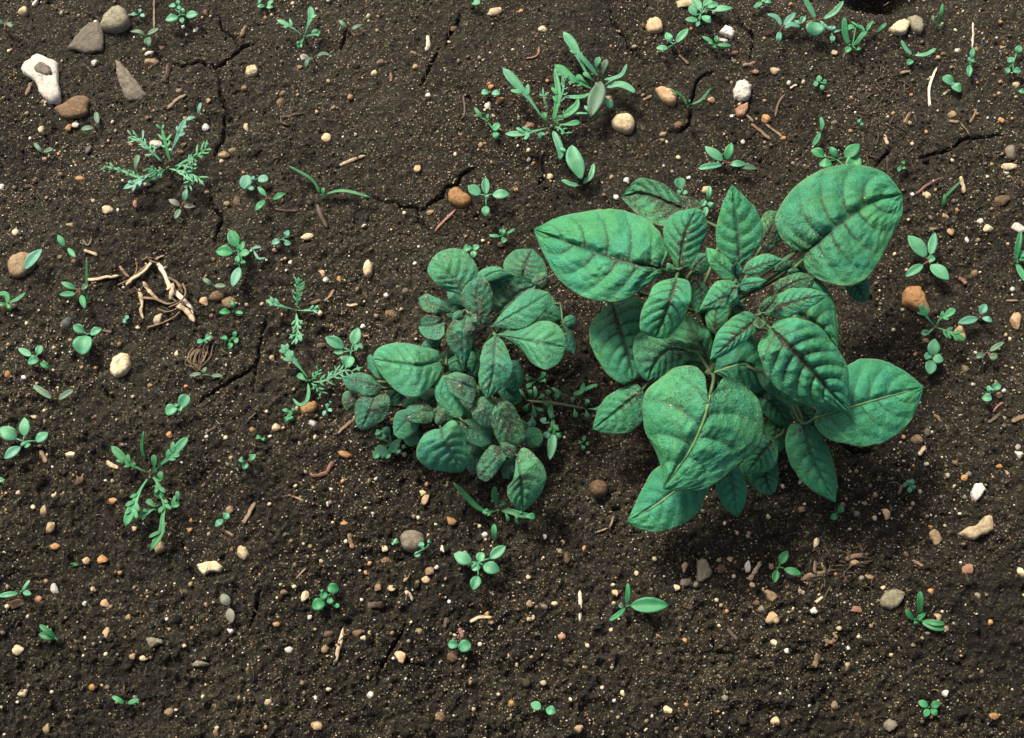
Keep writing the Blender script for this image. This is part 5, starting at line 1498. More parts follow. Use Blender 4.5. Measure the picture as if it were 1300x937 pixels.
weed("narrow_leaved_weed", "narrow-leaved weed clump, lower rosette with a thready fine frond", (700, 160), 11, [
    lb('mint', [(688, 149), (678, 134), (664, 116), (638, 86)], 14, [(.5, -1, 15, 7), (.42, 1, 14, 7)], dz1=6),
    fr('mint', [(696, 140), (692, 130), (690, 120), (689, 110)], 3, 10, 2.4, rw=2.5, seed=31, dz0=3, dz1=7, fork=.5),
    fr('mint', [(708, 140), (712, 124), (716, 108), (714, 94)], 5, 9, 2.2, rw=2.4, seed=32, dz0=3, dz1=8, fork=.5),
    lb('green', [(702, 154), (706, 138), (709, 118), (704, 86)], 8, [(.35, -1, 10, 5), (.5, -1, 12, 6)], kind='s', dz1=5),
    lb('mint', [(696, 162), (680, 166), (662, 170), (641, 170)], 9, [(.4, 1, 12, 5), (.45, -1, 10, 6), (.55, 1, 12, 6)], dz1=2),
    lb('green', [(706, 158), (718, 158), (737, 155)], 9, (), dz1=3),
    lb('green', [(712, 150), (724, 142), (732, 134), (734, 124)], 11, (), kind='o', dz1=4),
    lb('deep', [(698, 158), (692, 150), (690, 142)], 9, (), dz1=3),
    lb('mint', [(708, 149), (728, 144), (748, 144)], 3.5, (), kind='s', dz1=3),
    fr('green', [(704, 160), (712, 164), (718, 170)], 3, 8, 2.8, rw=3, seed=33, dz1=1, fork=.3),
    fr('deep', [(702, 154), (710, 152), (716, 148)], 3, 8, 3, rw=3, seed=34, dz1=4),
    lb('mint', [(702, 166), (708, 180), (712, 194), (710, 203)], 10, [(.6, -1, 8, 6)], kind='s', dz1=-2),
    lb('mint', [(726, 184), (728, 200), (734, 214), (738, 228)], 22, (), kind='o', dz0=0, dz1=-2),
    lb('mint', [(690, 168), (688, 172), (690, 178)], 10, (), kind='r', dz1=-4),
], stem_r=1.3)
weed("knotgrass", "creeping knotgrass runner with paired leaflets between the two potato plants", (700, 510), 9, [
    lb('stem', [(668, 508), (685, 510), (700, 511), (725, 515), (745, 519)], 3.6, (), kind='s', dz1=-2),
    lb('deep', [(662, 509), (655, 508), (640, 512)], 11, (), kind='o', dz1=1), lb('green', [(668, 508), (664, 501), (656, 494)], 7, (), dz1=2),
    lb('green', [(698, 506), (696, 500), (697, 495)], 8, (), dz1=4), lb('green', [(704, 508), (707, 504), (706, 500)], 8, (), dz1=3),
    lb('green', [(699, 512), (699, 520), (700, 532)], 7, (), kind='s', dz1=2), lb('deep', [(702, 530), (702, 542), (704, 552)], 6, [(.4, -1, 10, 6), (.5, 1, 8, 5)], kind='s', dz1=1),
    lb('mint', [(703, 548), (701, 564), (698, 584)], 12, (), kind='o', dz1=2), lb('green', [(705, 549), (710, 552), (713, 553)], 8, (), dz1=1),
    lb('teal', [(702, 546), (696, 550), (692, 556)], 10, (), dz1=1), lb('teal', [(698, 536), (692, 536), (688, 530)], 9, (), dz1=1),
    lb('green', [(672, 512), (668, 516), (666, 522)], 8, (), dz1=0), lb('green', [(676, 514), (678, 522), (676, 530)], 8, (), dz1=0),
    lb('teal', [(676, 526), (676, 536), (678, 542)], 10, [(.5, 1, 12, 7)], dz1=0), lb('green', [(680, 518), (686, 520), (691, 520)], 4, (), kind='s', dz1=1),
    lb('green', [(728, 514), (727, 508), (728, 504)], 6, (), dz1=3), lb('green', [(729, 517), (730, 524), (731, 530)], 7, (), dz1=2),
    lb('green', [(744, 516), (745, 511), (747, 507)], 7, (), dz1=3), lb('green', [(744, 520), (745, 526), (746, 530)], 7, (), dz1=2),
    lb('green', [(747, 519), (758, 519), (768, 516)], 7, (), dz1=2), lb('green', [(727, 500), (738, 497), (741, 485)], 6, (), kind='s', dz1=3),
    lb('green', [(738, 497), (748, 492), (759, 488)], 5, (), kind='s', dz0=2, dz1=4), lb('deep', [(716, 502), (708, 497), (700, 492)], 5, (), kind='s', dz1=-1),
    lb('deep', [(682, 482), (688, 478), (692, 472)], 7, (), dz1=5), lb('deep', [(680, 482), (672, 480), (667, 482)], 7, (), dz1=4),
    lb('green', [(680, 484), (673, 488), (668, 492)], 6, (), dz1=4), lb('green', [(684, 484), (690, 483), (694, 483)], 5, (), dz1=4), lb('deep', [(674, 506), (674, 500), (672, 494)], 7, (), dz1=3),
    lb('mint', [(678, 506), (680, 498), (678, 490)], 5, (), kind='s', dz1=3), lb('green', [(682, 506), (688, 503), (690, 500)], 7, (), dz1=2), lb('deep', [(688, 510), (694, 513), (698, 512)], 6, (), dz1=1),
])
weed("grassy_weed", "grassy weed with a long arching blade below the stunted potato", (632, 648), 8, [
    lb('deep', [(618, 650), (606, 644), (594, 632), (575, 612)], 7, (), kind='s', dz1=5),
    lb('deep', [(632, 642), (628, 630), (628, 617)], 8, (), kind='s', dz1=7),
    lb('deep', [(636, 648), (650, 650), (664, 654), (680, 656)], 8, [(.4, 1, 8, 5), (.5, -1, 6, 5)], kind='s', dz1=2),
    lb('green', [(662, 654), (670, 655), (680, 656)], 9, (), dz0=1, dz1=2),
    lb('deep', [(630, 648), (622, 650), (612, 650)], 6, [(.4, -1, 6, 4), (.5, 1, 6, 4)], dz1=1),
    lb('deep', [(634, 646), (638, 640), (638, 636)], 6, (), dz1=3), lb('green', [(640, 650), (644, 656), (645, 662)], 5, (), dz1=-1), lb('green', [(652, 652), (656, 660), (658, 666)], 5, (), dz1=-2),
])

# ---------------------------------------------------------------- the two potato plants
def smoothstep(a, b, x):
    t = np.clip((x - a) / (b - a), 0, 1)
    return t * t * (3 - 2 * t)


def potato_leaf(rt, org, mid, left, right, z, cup=-3.0, dirt=0.3, tone=1.0, mat=None, nveins=7, quilt=1.0, midrib=False, vein=0.7, seed=0, base_dirt=0.7, label=None, fold=0.0):
    """mid: base->tip pixels; left/right: edge pixels between base and tip; z: heights in mm along mid"""
    lm = resample(mid, 50)
    length = np.sum(np.linalg.norm(np.diff(lm, axis=0), axis=1))
    nu = int(np.clip(length / 1.9, 18, 84))
    M = resample(mid, nu)
    E = [resample([mid[0]] + list(sd) + [mid[-1]], nu) for sd in (left, right)]
    wmax = max(np.linalg.norm(e - M, axis=1).max() for e in E)
    nh = int(np.clip(wmax / 1.9, 7, 34))
    u = np.linspace(0, 1, nu)
    zm = np.interp(u, np.linspace(0, 1, len(z)), z) if len(z) < 3 else resample(np.c_[np.linspace(0, 1, len(z)), z], nu)[:, 1]
    t1 = np.linspace(0, 1, nh + 1)
    scale = 0.00045
    hw = [np.linalg.norm(e - M, axis=1) * scale for e in E]
    ph = seed * 1.7
    rows = []; masks = []; vens = []
    for si, sgn in ((0, -1), (1, 1)):
        tt = t1[1:] if si == 1 else t1
        uu, t = np.meshgrid(u, tt, indexing='ij')
        wob = 1 + (vnoise(uu * length / 6 + ph * 5, uu * 0 + 7.7 * si, 61) - .5) * 1.8 / max(6.0, wmax) * np.sin(np.pi * uu) ** .5
        px = M[:, None, 0] * (1 - t * wob) + E[si][:, None, 0] * t * wob
        py = M[:, None, 1] * (1 - t * wob) + E[si][:, None, 1] * t * wob
        env = np.sin(np.pi * np.clip(uu, 0, 1)) ** 0.6
        wig = 0.12 * np.sin(3.1 * t + ph + 5 * uu) + 0.10 * (vnoise(uu * 5 + ph, t * 2 + 3 * si, 5) - .5)
        s = nveins * (uu ** 0.92 - 0.22 * t ** 1.4 + 0.03 * wig) + 0.5 * si + 0.3
        d = np.abs((s + 0.5) % 1.0 - 0.5) * 2
        fade = smoothstep(0, 0.16, t) * (1 - 0.75 * t ** 3) * env
        lat = np.sqrt(np.clip(d, 0, 1))
        q = quilt * np.clip(wmax * scale / 0.03, 0.25, 1.1)
        zq = q * 3.1 * lat * fade + q * 1.7 * (1 - np.exp(-(t / 0.09) ** 1.3)) * env
        zq = zq + q * 1.5 * (fbm(uu * length / 7 + ph * 3, t * wmax / 7 + 20 * si, 2, 9) - 0.5) * (0.4 + 0.6 * env)
        zc = cup * (t ** 1.8) * env + fold * t * env
        zw = (0.6 + 0.02 * wmax) * t ** 2 * np.sin(uu * 11 + ph + 2 * si) * 0.6 * env
        Zm = zm[:, None] + zq + zc + zw
        T = P(px, py, Zm * MM)
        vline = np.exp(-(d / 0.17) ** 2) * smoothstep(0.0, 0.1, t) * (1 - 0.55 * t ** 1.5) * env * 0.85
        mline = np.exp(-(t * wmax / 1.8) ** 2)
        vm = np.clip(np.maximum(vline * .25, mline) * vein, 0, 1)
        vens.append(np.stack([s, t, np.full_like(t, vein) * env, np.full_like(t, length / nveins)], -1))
        bl = fbm(uu * 4.3 + ph, t * 2.2 * sgn + ph, 3, 33)
        dm = dirt * (0.35 + 1.3 * (bl - 0.25)) + base_dirt * np.exp(-uu * 5.5) * np.exp(-t * 1.2) + 0.40 * np.exp(-(d / 0.2) ** 2) * smoothstep(0, .1, t) * env * vein * (1.1 - uu) * (1.3 - t) + 0.62 * np.exp(-(t * wmax / 5.0) ** 2) * vein * vein * (1.12 - uu) * (0.55 + 0.9 * bl)
        rim = t ** 50
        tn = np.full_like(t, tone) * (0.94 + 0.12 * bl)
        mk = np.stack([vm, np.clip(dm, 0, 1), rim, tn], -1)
        if si == 0:
            T = T[:, ::-1]; mk = mk[:, ::-1]; vens[0] = vens[0][:, ::-1]
        rows.append(T); masks.append(mk)
    T = np.concatenate(rows, 1); mk = np.concatenate(masks, 1)
    V, F = shell(T, 0.0004)
    mask = np.concatenate([mk.reshape(-1, 4)] * 2)
    ven = np.concatenate([np.concatenate(vens, 1).reshape(-1, 4)] * 2)
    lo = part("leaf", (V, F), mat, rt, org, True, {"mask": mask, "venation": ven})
    if label:
        lo["label"] = label
    if midrib:
        k = int(nu * 0.97)
        mid_pts = T[:k, nh].copy()
        mid_pts[:, 2] += 0.0002
        mid_pts = mid_pts[:: max(1, k // 24)]
        part("midrib", tube(mid_pts, np.linspace(0.0010, 0.00035, len(mid_pts)), 6), M_RIB, lo, org)
    b = T[0, nh]
    d = T[min(nu - 1, nu // 5), nh] - b
    return b, d / (np.linalg.norm(d) + 1e-9)


def potato(name, label, ground, stems, leaves, mat, r0):
    g = G(*ground)
    org = np.array([g[0], g[1], g[2]])
    rt = root(name, org, label, "potato plant")
    nodes = []
    for s in stems:
        top = P(s[0], s[1], s[2] * MM)
        mid = org * .45 + top * .55 + np.array([0, 0, 0.004])
        st0 = org + np.array([(top[0] - org[0]) * .12, (top[1] - org[1]) * .12, -0.004])
        q = resample(np.array([st0, mid, top]), 14)
        part("stem", tube(q, np.linspace(r0, r0 * .45, 14), 9), M_STEM, rt, org)
        nodes.append(q[2:])
    nodes = np.concatenate(nodes)
    for i, lf in enumerate(leaves):
        kw = dict(lf[4]) if len(lf) > 4 else {}
        kw.setdefault('seed', i + 1)
        b, d = potato_leaf(rt, org, lf[0], lf[1], lf[2], lf[3], mat=mat, **kw)
        cand = nodes[nodes[:, 2] < b[2] + 0.003]
        if len(cand) == 0:
            cand = nodes
        c = cand[np.argmin(np.linalg.norm((cand - b) * [1, 1, .55], axis=1))]
        L_ = np.linalg.norm(c - b)
        if L_ > 0.002:
            m1 = b - d * L_ * .35 + np.array([0, 0, -0.10 * L_])
            q = resample(np.array([b + d * 0.001 + np.array([0, 0, -.0004]), m1, c]), 10)
            part("petiole", tube(q, np.linspace(r0 * .26, r0 * .36, 10), 7), M_STEM, rt, org)
    return rt


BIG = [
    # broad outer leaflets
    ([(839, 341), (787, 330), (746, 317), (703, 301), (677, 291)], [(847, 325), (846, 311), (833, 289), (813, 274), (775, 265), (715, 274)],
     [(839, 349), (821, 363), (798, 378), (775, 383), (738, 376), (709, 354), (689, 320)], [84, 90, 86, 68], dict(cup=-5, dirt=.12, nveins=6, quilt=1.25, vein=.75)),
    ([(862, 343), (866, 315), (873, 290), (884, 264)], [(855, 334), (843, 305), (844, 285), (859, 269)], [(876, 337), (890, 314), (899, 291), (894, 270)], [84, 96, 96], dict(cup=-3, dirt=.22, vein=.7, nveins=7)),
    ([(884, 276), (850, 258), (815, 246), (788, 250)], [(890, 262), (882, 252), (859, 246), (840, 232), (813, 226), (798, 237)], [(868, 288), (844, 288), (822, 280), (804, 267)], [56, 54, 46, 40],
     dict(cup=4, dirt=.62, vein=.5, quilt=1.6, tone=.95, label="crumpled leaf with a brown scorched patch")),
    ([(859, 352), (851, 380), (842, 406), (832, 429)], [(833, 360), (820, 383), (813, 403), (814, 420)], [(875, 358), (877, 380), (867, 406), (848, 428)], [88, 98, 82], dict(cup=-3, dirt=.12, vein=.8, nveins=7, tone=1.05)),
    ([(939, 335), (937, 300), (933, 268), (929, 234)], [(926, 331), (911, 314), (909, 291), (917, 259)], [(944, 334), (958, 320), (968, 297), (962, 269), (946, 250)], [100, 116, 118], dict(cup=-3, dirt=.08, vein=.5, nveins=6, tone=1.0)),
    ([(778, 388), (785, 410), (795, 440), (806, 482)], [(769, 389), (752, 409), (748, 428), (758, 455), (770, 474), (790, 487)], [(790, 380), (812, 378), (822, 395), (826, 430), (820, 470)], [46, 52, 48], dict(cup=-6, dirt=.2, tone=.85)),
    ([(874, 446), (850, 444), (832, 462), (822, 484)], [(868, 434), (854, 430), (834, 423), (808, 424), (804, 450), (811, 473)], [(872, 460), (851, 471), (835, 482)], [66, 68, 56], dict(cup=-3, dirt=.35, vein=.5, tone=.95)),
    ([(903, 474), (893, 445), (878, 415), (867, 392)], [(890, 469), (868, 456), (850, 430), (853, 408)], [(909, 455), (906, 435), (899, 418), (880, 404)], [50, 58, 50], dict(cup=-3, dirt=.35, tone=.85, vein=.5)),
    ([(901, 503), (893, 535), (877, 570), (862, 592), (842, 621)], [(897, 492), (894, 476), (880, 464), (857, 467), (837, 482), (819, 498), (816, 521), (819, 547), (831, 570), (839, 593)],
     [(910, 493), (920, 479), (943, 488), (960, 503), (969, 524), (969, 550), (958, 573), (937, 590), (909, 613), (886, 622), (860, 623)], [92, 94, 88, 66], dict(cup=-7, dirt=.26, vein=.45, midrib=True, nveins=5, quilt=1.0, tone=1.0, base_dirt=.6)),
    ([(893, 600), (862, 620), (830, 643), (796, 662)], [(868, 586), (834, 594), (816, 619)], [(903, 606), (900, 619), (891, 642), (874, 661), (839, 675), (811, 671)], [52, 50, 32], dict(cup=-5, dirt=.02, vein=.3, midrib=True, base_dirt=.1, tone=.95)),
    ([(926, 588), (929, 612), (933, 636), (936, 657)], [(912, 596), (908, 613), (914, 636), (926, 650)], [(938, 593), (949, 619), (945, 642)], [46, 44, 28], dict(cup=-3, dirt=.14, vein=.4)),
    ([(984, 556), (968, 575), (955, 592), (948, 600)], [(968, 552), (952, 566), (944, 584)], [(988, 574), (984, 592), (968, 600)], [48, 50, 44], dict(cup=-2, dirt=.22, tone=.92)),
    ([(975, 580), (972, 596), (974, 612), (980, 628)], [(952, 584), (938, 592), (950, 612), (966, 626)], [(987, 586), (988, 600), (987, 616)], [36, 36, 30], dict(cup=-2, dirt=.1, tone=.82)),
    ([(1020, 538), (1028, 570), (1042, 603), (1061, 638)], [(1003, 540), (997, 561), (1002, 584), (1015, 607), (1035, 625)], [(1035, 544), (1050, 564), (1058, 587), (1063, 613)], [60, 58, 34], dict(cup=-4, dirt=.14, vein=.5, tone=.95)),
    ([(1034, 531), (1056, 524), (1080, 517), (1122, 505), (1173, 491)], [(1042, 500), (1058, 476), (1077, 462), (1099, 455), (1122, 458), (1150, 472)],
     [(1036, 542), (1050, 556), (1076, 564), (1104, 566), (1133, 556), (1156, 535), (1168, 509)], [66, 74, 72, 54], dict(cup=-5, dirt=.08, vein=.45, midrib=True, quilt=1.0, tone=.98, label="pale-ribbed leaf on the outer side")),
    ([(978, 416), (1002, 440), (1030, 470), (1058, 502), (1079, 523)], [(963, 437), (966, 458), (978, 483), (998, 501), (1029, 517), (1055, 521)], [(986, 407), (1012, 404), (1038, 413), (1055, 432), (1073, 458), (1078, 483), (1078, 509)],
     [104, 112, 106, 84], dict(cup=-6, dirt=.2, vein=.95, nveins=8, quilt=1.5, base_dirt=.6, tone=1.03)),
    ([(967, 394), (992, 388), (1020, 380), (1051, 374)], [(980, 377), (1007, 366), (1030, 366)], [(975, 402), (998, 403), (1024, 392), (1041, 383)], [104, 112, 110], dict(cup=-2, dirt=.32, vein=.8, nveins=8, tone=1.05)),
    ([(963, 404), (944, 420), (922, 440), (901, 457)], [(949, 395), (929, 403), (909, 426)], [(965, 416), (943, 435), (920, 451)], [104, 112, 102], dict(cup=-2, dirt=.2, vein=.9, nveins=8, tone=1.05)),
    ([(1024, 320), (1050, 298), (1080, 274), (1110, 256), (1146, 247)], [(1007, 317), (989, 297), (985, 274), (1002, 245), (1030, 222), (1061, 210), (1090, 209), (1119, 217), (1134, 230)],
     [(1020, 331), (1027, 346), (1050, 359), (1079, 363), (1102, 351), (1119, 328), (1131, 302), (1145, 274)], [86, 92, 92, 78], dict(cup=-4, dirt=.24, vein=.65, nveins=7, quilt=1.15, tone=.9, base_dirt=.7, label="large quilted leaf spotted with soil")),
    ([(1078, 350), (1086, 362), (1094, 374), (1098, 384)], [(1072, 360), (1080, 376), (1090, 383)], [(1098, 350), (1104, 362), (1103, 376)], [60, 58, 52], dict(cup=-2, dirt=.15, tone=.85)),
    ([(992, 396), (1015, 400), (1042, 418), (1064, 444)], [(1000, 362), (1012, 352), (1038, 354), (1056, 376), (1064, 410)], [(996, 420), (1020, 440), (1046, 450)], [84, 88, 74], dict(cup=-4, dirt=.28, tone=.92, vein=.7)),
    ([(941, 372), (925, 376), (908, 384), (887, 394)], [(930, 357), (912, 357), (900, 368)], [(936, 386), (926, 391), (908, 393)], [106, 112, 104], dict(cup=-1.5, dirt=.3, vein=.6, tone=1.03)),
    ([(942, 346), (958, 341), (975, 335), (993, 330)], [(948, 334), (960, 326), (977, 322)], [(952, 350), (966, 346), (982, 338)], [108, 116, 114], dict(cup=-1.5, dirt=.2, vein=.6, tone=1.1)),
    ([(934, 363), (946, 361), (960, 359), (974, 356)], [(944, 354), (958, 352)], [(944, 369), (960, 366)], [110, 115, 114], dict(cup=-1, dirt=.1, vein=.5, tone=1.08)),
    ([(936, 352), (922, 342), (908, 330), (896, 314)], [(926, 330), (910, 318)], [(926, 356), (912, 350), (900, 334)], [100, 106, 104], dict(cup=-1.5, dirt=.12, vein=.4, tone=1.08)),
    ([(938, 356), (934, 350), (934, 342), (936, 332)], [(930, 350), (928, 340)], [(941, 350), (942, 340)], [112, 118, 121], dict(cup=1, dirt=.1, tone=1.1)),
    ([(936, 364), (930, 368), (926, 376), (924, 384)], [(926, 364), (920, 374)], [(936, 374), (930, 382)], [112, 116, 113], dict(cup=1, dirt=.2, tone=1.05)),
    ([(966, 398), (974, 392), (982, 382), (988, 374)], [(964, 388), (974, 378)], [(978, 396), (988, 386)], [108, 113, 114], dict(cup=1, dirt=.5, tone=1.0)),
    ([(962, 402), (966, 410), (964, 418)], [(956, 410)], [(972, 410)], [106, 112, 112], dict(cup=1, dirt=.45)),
    ([(944, 396), (938, 390), (932, 384)], [(936, 398), (930, 392)], [(946, 388), (938, 382)], [100, 104, 104], dict(cup=.5, dirt=.2)),
    # lower leaves; shade of the depths put into their darker tone
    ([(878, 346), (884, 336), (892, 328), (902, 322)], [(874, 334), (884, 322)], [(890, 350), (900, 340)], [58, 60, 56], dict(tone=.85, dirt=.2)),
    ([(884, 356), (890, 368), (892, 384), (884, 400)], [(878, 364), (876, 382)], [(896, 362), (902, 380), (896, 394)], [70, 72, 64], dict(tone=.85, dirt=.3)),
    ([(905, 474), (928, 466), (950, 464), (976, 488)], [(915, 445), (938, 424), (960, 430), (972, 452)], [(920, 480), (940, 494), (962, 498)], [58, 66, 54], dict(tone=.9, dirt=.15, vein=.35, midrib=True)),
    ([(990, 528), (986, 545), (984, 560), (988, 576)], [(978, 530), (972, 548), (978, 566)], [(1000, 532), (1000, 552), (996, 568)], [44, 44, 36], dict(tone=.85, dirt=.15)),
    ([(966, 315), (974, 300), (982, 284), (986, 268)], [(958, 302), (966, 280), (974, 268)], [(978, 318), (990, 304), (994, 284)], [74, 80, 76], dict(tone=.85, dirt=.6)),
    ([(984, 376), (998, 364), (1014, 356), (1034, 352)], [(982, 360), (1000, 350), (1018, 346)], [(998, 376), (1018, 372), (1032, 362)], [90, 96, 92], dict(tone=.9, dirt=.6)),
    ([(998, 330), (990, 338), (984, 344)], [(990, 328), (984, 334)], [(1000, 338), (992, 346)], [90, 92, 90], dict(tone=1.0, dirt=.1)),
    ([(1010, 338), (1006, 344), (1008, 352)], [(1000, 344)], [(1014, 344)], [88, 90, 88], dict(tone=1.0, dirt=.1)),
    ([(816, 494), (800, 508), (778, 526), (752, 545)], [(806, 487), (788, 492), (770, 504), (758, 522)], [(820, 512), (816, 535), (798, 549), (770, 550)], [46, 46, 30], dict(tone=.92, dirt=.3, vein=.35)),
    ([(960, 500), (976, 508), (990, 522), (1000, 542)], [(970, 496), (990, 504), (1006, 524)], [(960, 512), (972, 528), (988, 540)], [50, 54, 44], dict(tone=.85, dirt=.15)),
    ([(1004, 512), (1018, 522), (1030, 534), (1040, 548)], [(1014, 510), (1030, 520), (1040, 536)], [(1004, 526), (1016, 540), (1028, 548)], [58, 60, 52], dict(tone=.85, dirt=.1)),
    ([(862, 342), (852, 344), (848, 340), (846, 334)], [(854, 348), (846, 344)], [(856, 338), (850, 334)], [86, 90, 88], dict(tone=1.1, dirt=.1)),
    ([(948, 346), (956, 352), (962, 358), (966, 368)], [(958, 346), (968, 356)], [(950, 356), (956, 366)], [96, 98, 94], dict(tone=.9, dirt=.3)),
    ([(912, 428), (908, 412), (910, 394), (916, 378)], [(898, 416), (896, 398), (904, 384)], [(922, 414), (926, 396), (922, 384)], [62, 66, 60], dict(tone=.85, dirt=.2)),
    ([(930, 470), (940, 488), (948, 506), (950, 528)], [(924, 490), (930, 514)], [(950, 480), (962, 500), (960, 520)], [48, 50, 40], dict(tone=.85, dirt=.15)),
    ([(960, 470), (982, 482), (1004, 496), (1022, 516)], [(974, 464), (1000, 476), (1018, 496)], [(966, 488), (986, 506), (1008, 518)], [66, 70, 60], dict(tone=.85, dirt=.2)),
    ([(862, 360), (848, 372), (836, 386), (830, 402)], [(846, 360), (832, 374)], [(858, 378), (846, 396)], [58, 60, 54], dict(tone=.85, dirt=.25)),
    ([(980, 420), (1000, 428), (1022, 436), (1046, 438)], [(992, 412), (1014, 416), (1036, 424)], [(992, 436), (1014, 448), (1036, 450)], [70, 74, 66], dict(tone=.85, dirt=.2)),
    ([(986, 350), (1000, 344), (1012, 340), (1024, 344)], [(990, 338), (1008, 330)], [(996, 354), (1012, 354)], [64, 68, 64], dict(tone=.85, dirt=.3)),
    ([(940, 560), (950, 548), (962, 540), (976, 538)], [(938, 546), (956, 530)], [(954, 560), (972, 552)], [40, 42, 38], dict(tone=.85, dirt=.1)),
]
potato("potato_plant", "large healthy potato plant with broad blue-green quilted leaves", (922, 452), [(936, 356, 106), (966, 402, 102), (898, 474, 66), (1000, 500, 62), (862, 346, 80)], BIG, M_POTATO, 0.0036)

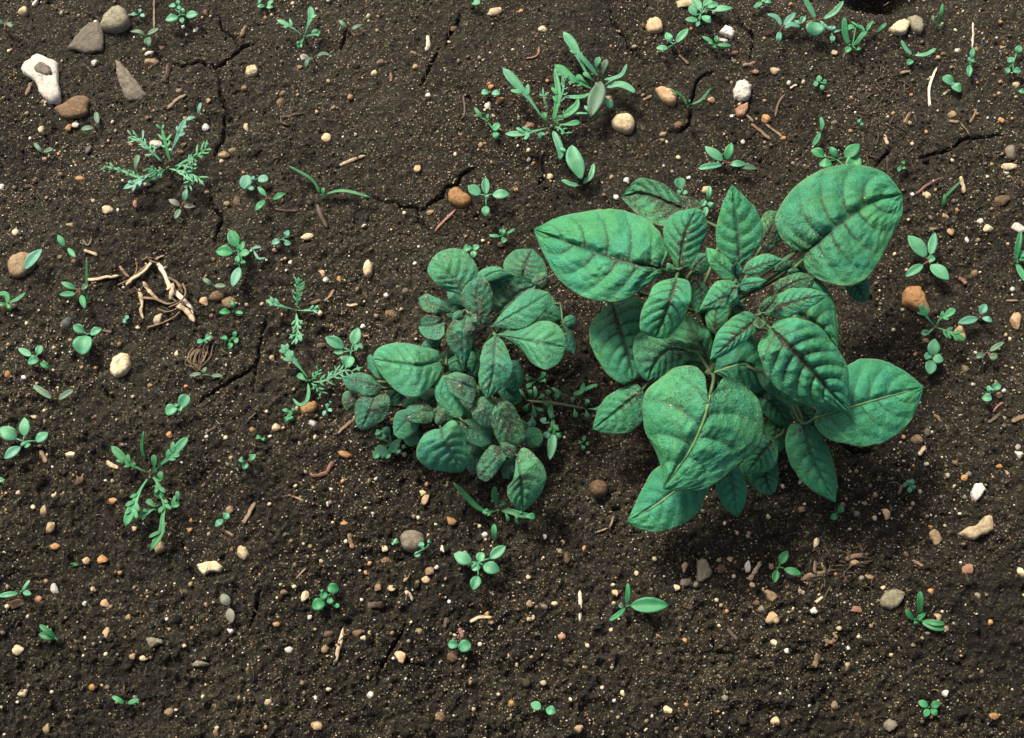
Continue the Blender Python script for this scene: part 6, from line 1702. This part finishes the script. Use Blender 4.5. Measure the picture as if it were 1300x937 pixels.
D = lambda **k: dict(dict(dirt=.35, vein=.3, cup=-2, quilt=.8, base_dirt=.5), **k)
SMALL = [
    ([(592, 380), (580, 360), (564, 344), (546, 332)], [(582, 379), (572, 371), (554, 360), (543, 345)], [(607, 352), (605, 336), (592, 320), (575, 315), (556, 321)], [44, 52, 48], D(dirt=.32, tone=1.05)),
    ([(610, 358), (622, 348), (636, 344), (650, 349)], [(606, 348), (618, 339), (634, 339)], [(618, 358), (634, 354)], [52, 58, 54], D(dirt=.2, tone=1.1)),
    ([(608, 412), (606, 392), (606, 370), (609, 349)], [(597, 398), (585, 382), (592, 362)], [(622, 398), (626, 377), (619, 355)], [50, 60, 58], D(dirt=.62, vein=.2, tone=1.0)),
    ([(632, 398), (645, 385), (660, 372), (680, 362)], [(618, 384), (618, 362), (634, 350), (652, 349), (668, 354)], [(644, 400), (664, 388), (676, 374)], [40, 40, 46], D(dirt=.48, cup=6, tone=.85)),
    ([(624, 415), (646, 402), (672, 388), (698, 371)], [(637, 398), (661, 375), (676, 367)], [(657, 418), (676, 410), (692, 393)], [54, 62, 58], D(dirt=.24, tone=1.05)),
    ([(630, 425), (655, 430), (686, 436), (719, 441)], [(645, 420), (660, 416), (680, 409), (703, 409), (716, 423)], [(645, 432), (662, 444), (676, 462), (695, 469), (712, 458)], [54, 62, 58], D(dirt=.26, tone=1.02, cup=-3)),
    ([(628, 426), (628, 450), (625, 478), (618, 506)], [(614, 438), (609, 463), (608, 488)], [(640, 435), (650, 461), (650, 473), (638, 492)], [54, 62, 52], D(dirt=.28, vein=.5, tone=1.02)),
    ([(640, 460), (648, 468), (656, 480), (654, 498)], [(636, 474), (640, 490)], [(656, 458), (664, 472), (664, 488)], [34, 36, 30], D(dirt=.1, tone=.85)),
    ([(664, 353), (666, 342), (670, 330), (676, 316)], [(650, 354), (639, 336), (650, 319), (664, 316)], [(680, 358), (694, 346), (690, 330)], [34, 36, 32], D(dirt=.25, tone=.82, vein=.6)),
    ([(672, 396), (686, 396), (700, 400), (713, 406)], [(690, 372), (704, 380), (711, 394)], [(686, 410), (702, 411)], [36, 40, 34], D(dirt=.2, tone=.9)),
    ([(696, 352), (688, 356), (680, 360), (674, 358)], [(692, 346), (680, 350)], [(694, 362), (684, 366)], [36, 38, 38], D(dirt=.55, tone=.9)),
    ([(714, 412), (718, 424), (722, 436), (729, 450)], [(712, 428), (716, 444)], [(724, 414), (730, 430), (731, 442)], [40, 40, 34], D(dirt=.3, tone=.9)),
    ([(714, 412), (720, 409), (726, 406), (732, 403)], [(716, 404), (724, 400)], [(722, 416), (731, 412)], [40, 42, 40], D(dirt=.1, tone=.95)),
    ([(592, 400), (588, 424), (588, 446), (589, 470)], [(576, 406), (567, 420), (569, 437), (581, 455)], [(604, 408), (606, 418), (601, 436), (594, 458)], [52, 58, 44], D(dirt=.62, vein=.2)),
    ([(574, 396), (560, 390), (546, 384), (531, 379)], [(562, 382), (550, 376), (540, 373)], [(564, 398), (550, 398), (536, 392)], [46, 50, 44], D(dirt=.5, tone=1.0)),
    ([(563, 408), (552, 412), (542, 414), (531, 414)], [(556, 402), (544, 400), (536, 404)], [(564, 422), (557, 431), (544, 430), (534, 422)], [46, 48, 42], D(dirt=.48, cup=3)),
    ([(588, 388), (580, 382), (572, 374), (567, 370)], [(580, 388), (570, 380)], [(586, 380), (578, 372)], [48, 52, 50], D(dirt=.4)),
    ([(559, 458), (535, 464), (508, 462), (472, 456)], [(556, 446), (538, 440), (518, 436), (494, 436), (478, 444)], [(561, 470), (552, 486), (540, 499), (524, 505), (503, 496), (486, 478)], [44, 54, 52, 38], D(dirt=.22, vein=.35, tone=1.05, cup=-4)),
    ([(484, 470), (478, 466), (472, 462), (466, 454)], [(476, 456), (470, 450)], [(484, 482), (474, 476), (467, 466)], [34, 36, 32], D(dirt=.2, tone=.85)),
    ([(487, 492), (470, 488), (452, 484), (434, 479)], [(472, 478), (457, 473), (444, 475)], [(474, 503), (452, 498), (439, 491)], [30, 34, 28], D(dirt=.55, tone=.95)),
    ([(476, 503), (472, 515), (466, 530), (458, 546)], [(462, 503), (452, 511), (450, 527), (453, 540)], [(490, 500), (496, 513), (486, 533), (470, 544)], [30, 34, 26], D(dirt=.55, tone=.92)),
    ([(452, 498), (446, 506), (442, 514), (440, 522)], [(440, 496), (434, 506), (436, 516)], [(456, 506), (453, 516)], [20, 22, 18], D(dirt=.7, tone=.9)),
    ([(585, 532), (570, 516), (560, 498), (568, 476)], [(572, 528), (556, 512), (551, 492), (556, 478)], [(590, 520), (580, 504), (574, 488)], [42, 46, 44], D(dirt=.1, tone=1.05)),
    ([(606, 494), (594, 490), (578, 484), (563, 480)], [(602, 480), (584, 473), (572, 474)], [(600, 512), (586, 508), (572, 498)], [50, 56, 50], D(dirt=.6, vein=.2)),
    ([(552, 522), (538, 522), (524, 526), (512, 530)], [(540, 510), (526, 511), (515, 519)], [(548, 535), (534, 538), (520, 536)], [42, 46, 40], D(dirt=.62)),
    ([(552, 520), (562, 524), (570, 530), (577, 538)], [(560, 513), (572, 518), (578, 528)], [(550, 530), (556, 540), (568, 540)], [40, 44, 38], D(dirt=.6, tone=.9)),
    ([(530, 526), (520, 532), (510, 540), (500, 552)], [(518, 520), (504, 524), (499, 538)], [(532, 540), (524, 552), (510, 558)], [32, 34, 28], D(dirt=.1, tone=.85)),
    ([(560, 544), (566, 562), (576, 580), (587, 599)], [(548, 546), (536, 554), (528, 574), (537, 590), (554, 597), (574, 600)], [(572, 534), (582, 538), (591, 556), (596, 574), (594, 590)], [44, 50, 32], D(dirt=.2, vein=.4, tone=1.05, cup=-4)),
    ([(584, 536), (598, 544), (612, 552), (624, 564)], [(594, 532), (612, 534), (624, 546)], [(584, 550), (596, 562), (612, 568)], [40, 40, 32], D(dirt=.35, tone=.85)),
    ([(600, 512), (610, 520), (620, 532), (628, 544)], [(598, 524), (606, 536), (616, 543)], [(612, 503), (626, 508), (633, 526)], [46, 50, 42], D(dirt=.6)),
    ([(626, 506), (636, 524), (648, 542), (658, 566)], [(622, 524), (626, 546), (636, 564)], [(640, 506), (652, 516), (664, 538), (666, 556)], [44, 48, 34], D(dirt=.6, tone=.92)),
    ([(640, 568), (630, 582), (618, 596), (607, 607)], [(622, 566), (609, 584), (605, 596)], [(643, 580), (632, 599), (618, 611)], [36, 40, 30], D(dirt=.6, tone=.92)),
    ([(655, 580), (660, 600), (663, 624), (664, 650)], [(652, 606), (643, 622), (650, 640)], [(664, 568), (680, 578), (693, 600), (691, 618), (678, 638)], [36, 44, 28], D(dirt=.4, vein=.5, tone=.98)),
    ([(656, 582), (648, 590), (642, 600), (638, 608)], [(644, 584), (637, 596)], [(656, 596), (648, 606)], [30, 32, 28], D(dirt=.5, tone=.9)),
    ([(656, 578), (648, 572), (640, 566), (634, 562)], [(654, 568), (644, 562)], [(650, 582), (640, 576)], [38, 42, 40], D(dirt=.65)),
    ([(664, 548), (672, 552), (680, 560), (684, 568)], [(674, 542), (686, 546), (690, 558)], [(664, 558), (672, 567)], [22, 24, 18], D(dirt=.1, tone=.9)),
    ([(598, 398), (604, 404), (606, 410)], [(598, 408)], [(606, 400)], [58, 62, 62], D(dirt=.5)),
    ([(588, 396), (582, 402), (574, 406)], [(584, 394), (576, 398)], [(588, 404), (580, 408)], [54, 56, 54], D(dirt=.4)),
    ([(620, 414), (616, 408), (614, 402)], [(612, 410)], [(620, 406)], [56, 60, 60], D(dirt=.55)),
    ([(566, 470), (572, 462), (582, 458), (594, 462)], [(564, 462), (574, 452), (586, 452)], [(574, 472), (590, 470)], [36, 40, 36], D(dirt=.15, tone=.85)),
    ([(600, 440), (606, 452), (604, 466), (598, 478)], [(592, 450), (590, 466)], [(614, 450), (614, 468), (606, 478)], [30, 34, 28], D(dirt=.15, tone=.85)),
    ([(540, 505), (532, 510), (520, 514), (510, 516)], [(530, 502), (516, 506)], [(536, 516), (522, 520)], [28, 30, 26], D(dirt=.3, tone=.85)),
    ([(560, 430), (552, 436), (544, 440), (534, 440)], [(552, 428), (540, 432)], [(558, 440), (546, 446)], [38, 40, 38], D(dirt=.3, tone=.9)),
    ([(600, 500), (590, 516), (586, 534), (590, 552)], [(582, 510), (574, 534)], [(604, 518), (602, 540)], [26, 30, 22], D(dirt=0.45, tone=.9)),  # from here low filler leaves, shade between leaves put into their tone
    ([(556, 500), (548, 508), (536, 516), (522, 520)], [(546, 496), (530, 502)], [(552, 518), (536, 528)], [26, 30, 24], D(dirt=0.50, tone=.9)),
    ([(598, 560), (602, 574), (604, 588), (600, 604)], [(588, 570), (590, 590)], [(612, 570), (614, 590)], [22, 26, 18], D(dirt=0.50, tone=.9)),
    ([(584, 440), (574, 452), (566, 462), (552, 466)], [(570, 442), (556, 452)], [(582, 456), (570, 470)], [30, 32, 28], D(dirt=0.40, tone=.9)),
    ([(630, 480), (640, 492), (652, 502), (664, 508)], [(640, 480), (656, 490)], [(632, 498), (646, 512)], [26, 30, 22], D(dirt=0.30, tone=.9)),
    ([(640, 530), (652, 540), (664, 548), (676, 552)], [(650, 528), (668, 536)], [(644, 546), (660, 560)], [20, 22, 16], D(dirt=0.45, tone=.9)),
    ([(520, 480), (508, 494), (498, 504), (492, 516)], [(506, 482), (494, 496)], [(516, 498), (506, 514)], [22, 24, 18], D(dirt=0.45, tone=.9)),
    ([(640, 560), (628, 556), (616, 558), (604, 564)], [(630, 546), (612, 548)], [(632, 566), (616, 572)], [26, 30, 24], D(dirt=0.50, tone=.9)),
    ([(640, 376), (650, 384), (660, 394), (666, 408)], [(650, 374), (666, 386)], [(642, 390), (652, 406)], [30, 32, 28], D(dirt=0.30, tone=.9)),
    ([(592, 392), (582, 386), (574, 388), (562, 394)], [(582, 376), (568, 380)], [(586, 400), (572, 404)], [32, 36, 32], D(dirt=0.40, tone=.9)),
    ([(540, 556), (530, 552), (520, 554), (512, 560)], [(530, 544), (518, 548)], [(532, 562), (520, 566)], [20, 22, 18], D(dirt=0.30, tone=.9)),
]
potato("potato_plant", "stunted potato plant with small crinkled dusty leaves", (598, 486), [(600, 404, 54), (626, 422, 52), (562, 462, 42), (556, 524, 40), (610, 500, 46), (650, 572, 34), (482, 494, 27)], SMALL, M_DWARF, 0.0026)
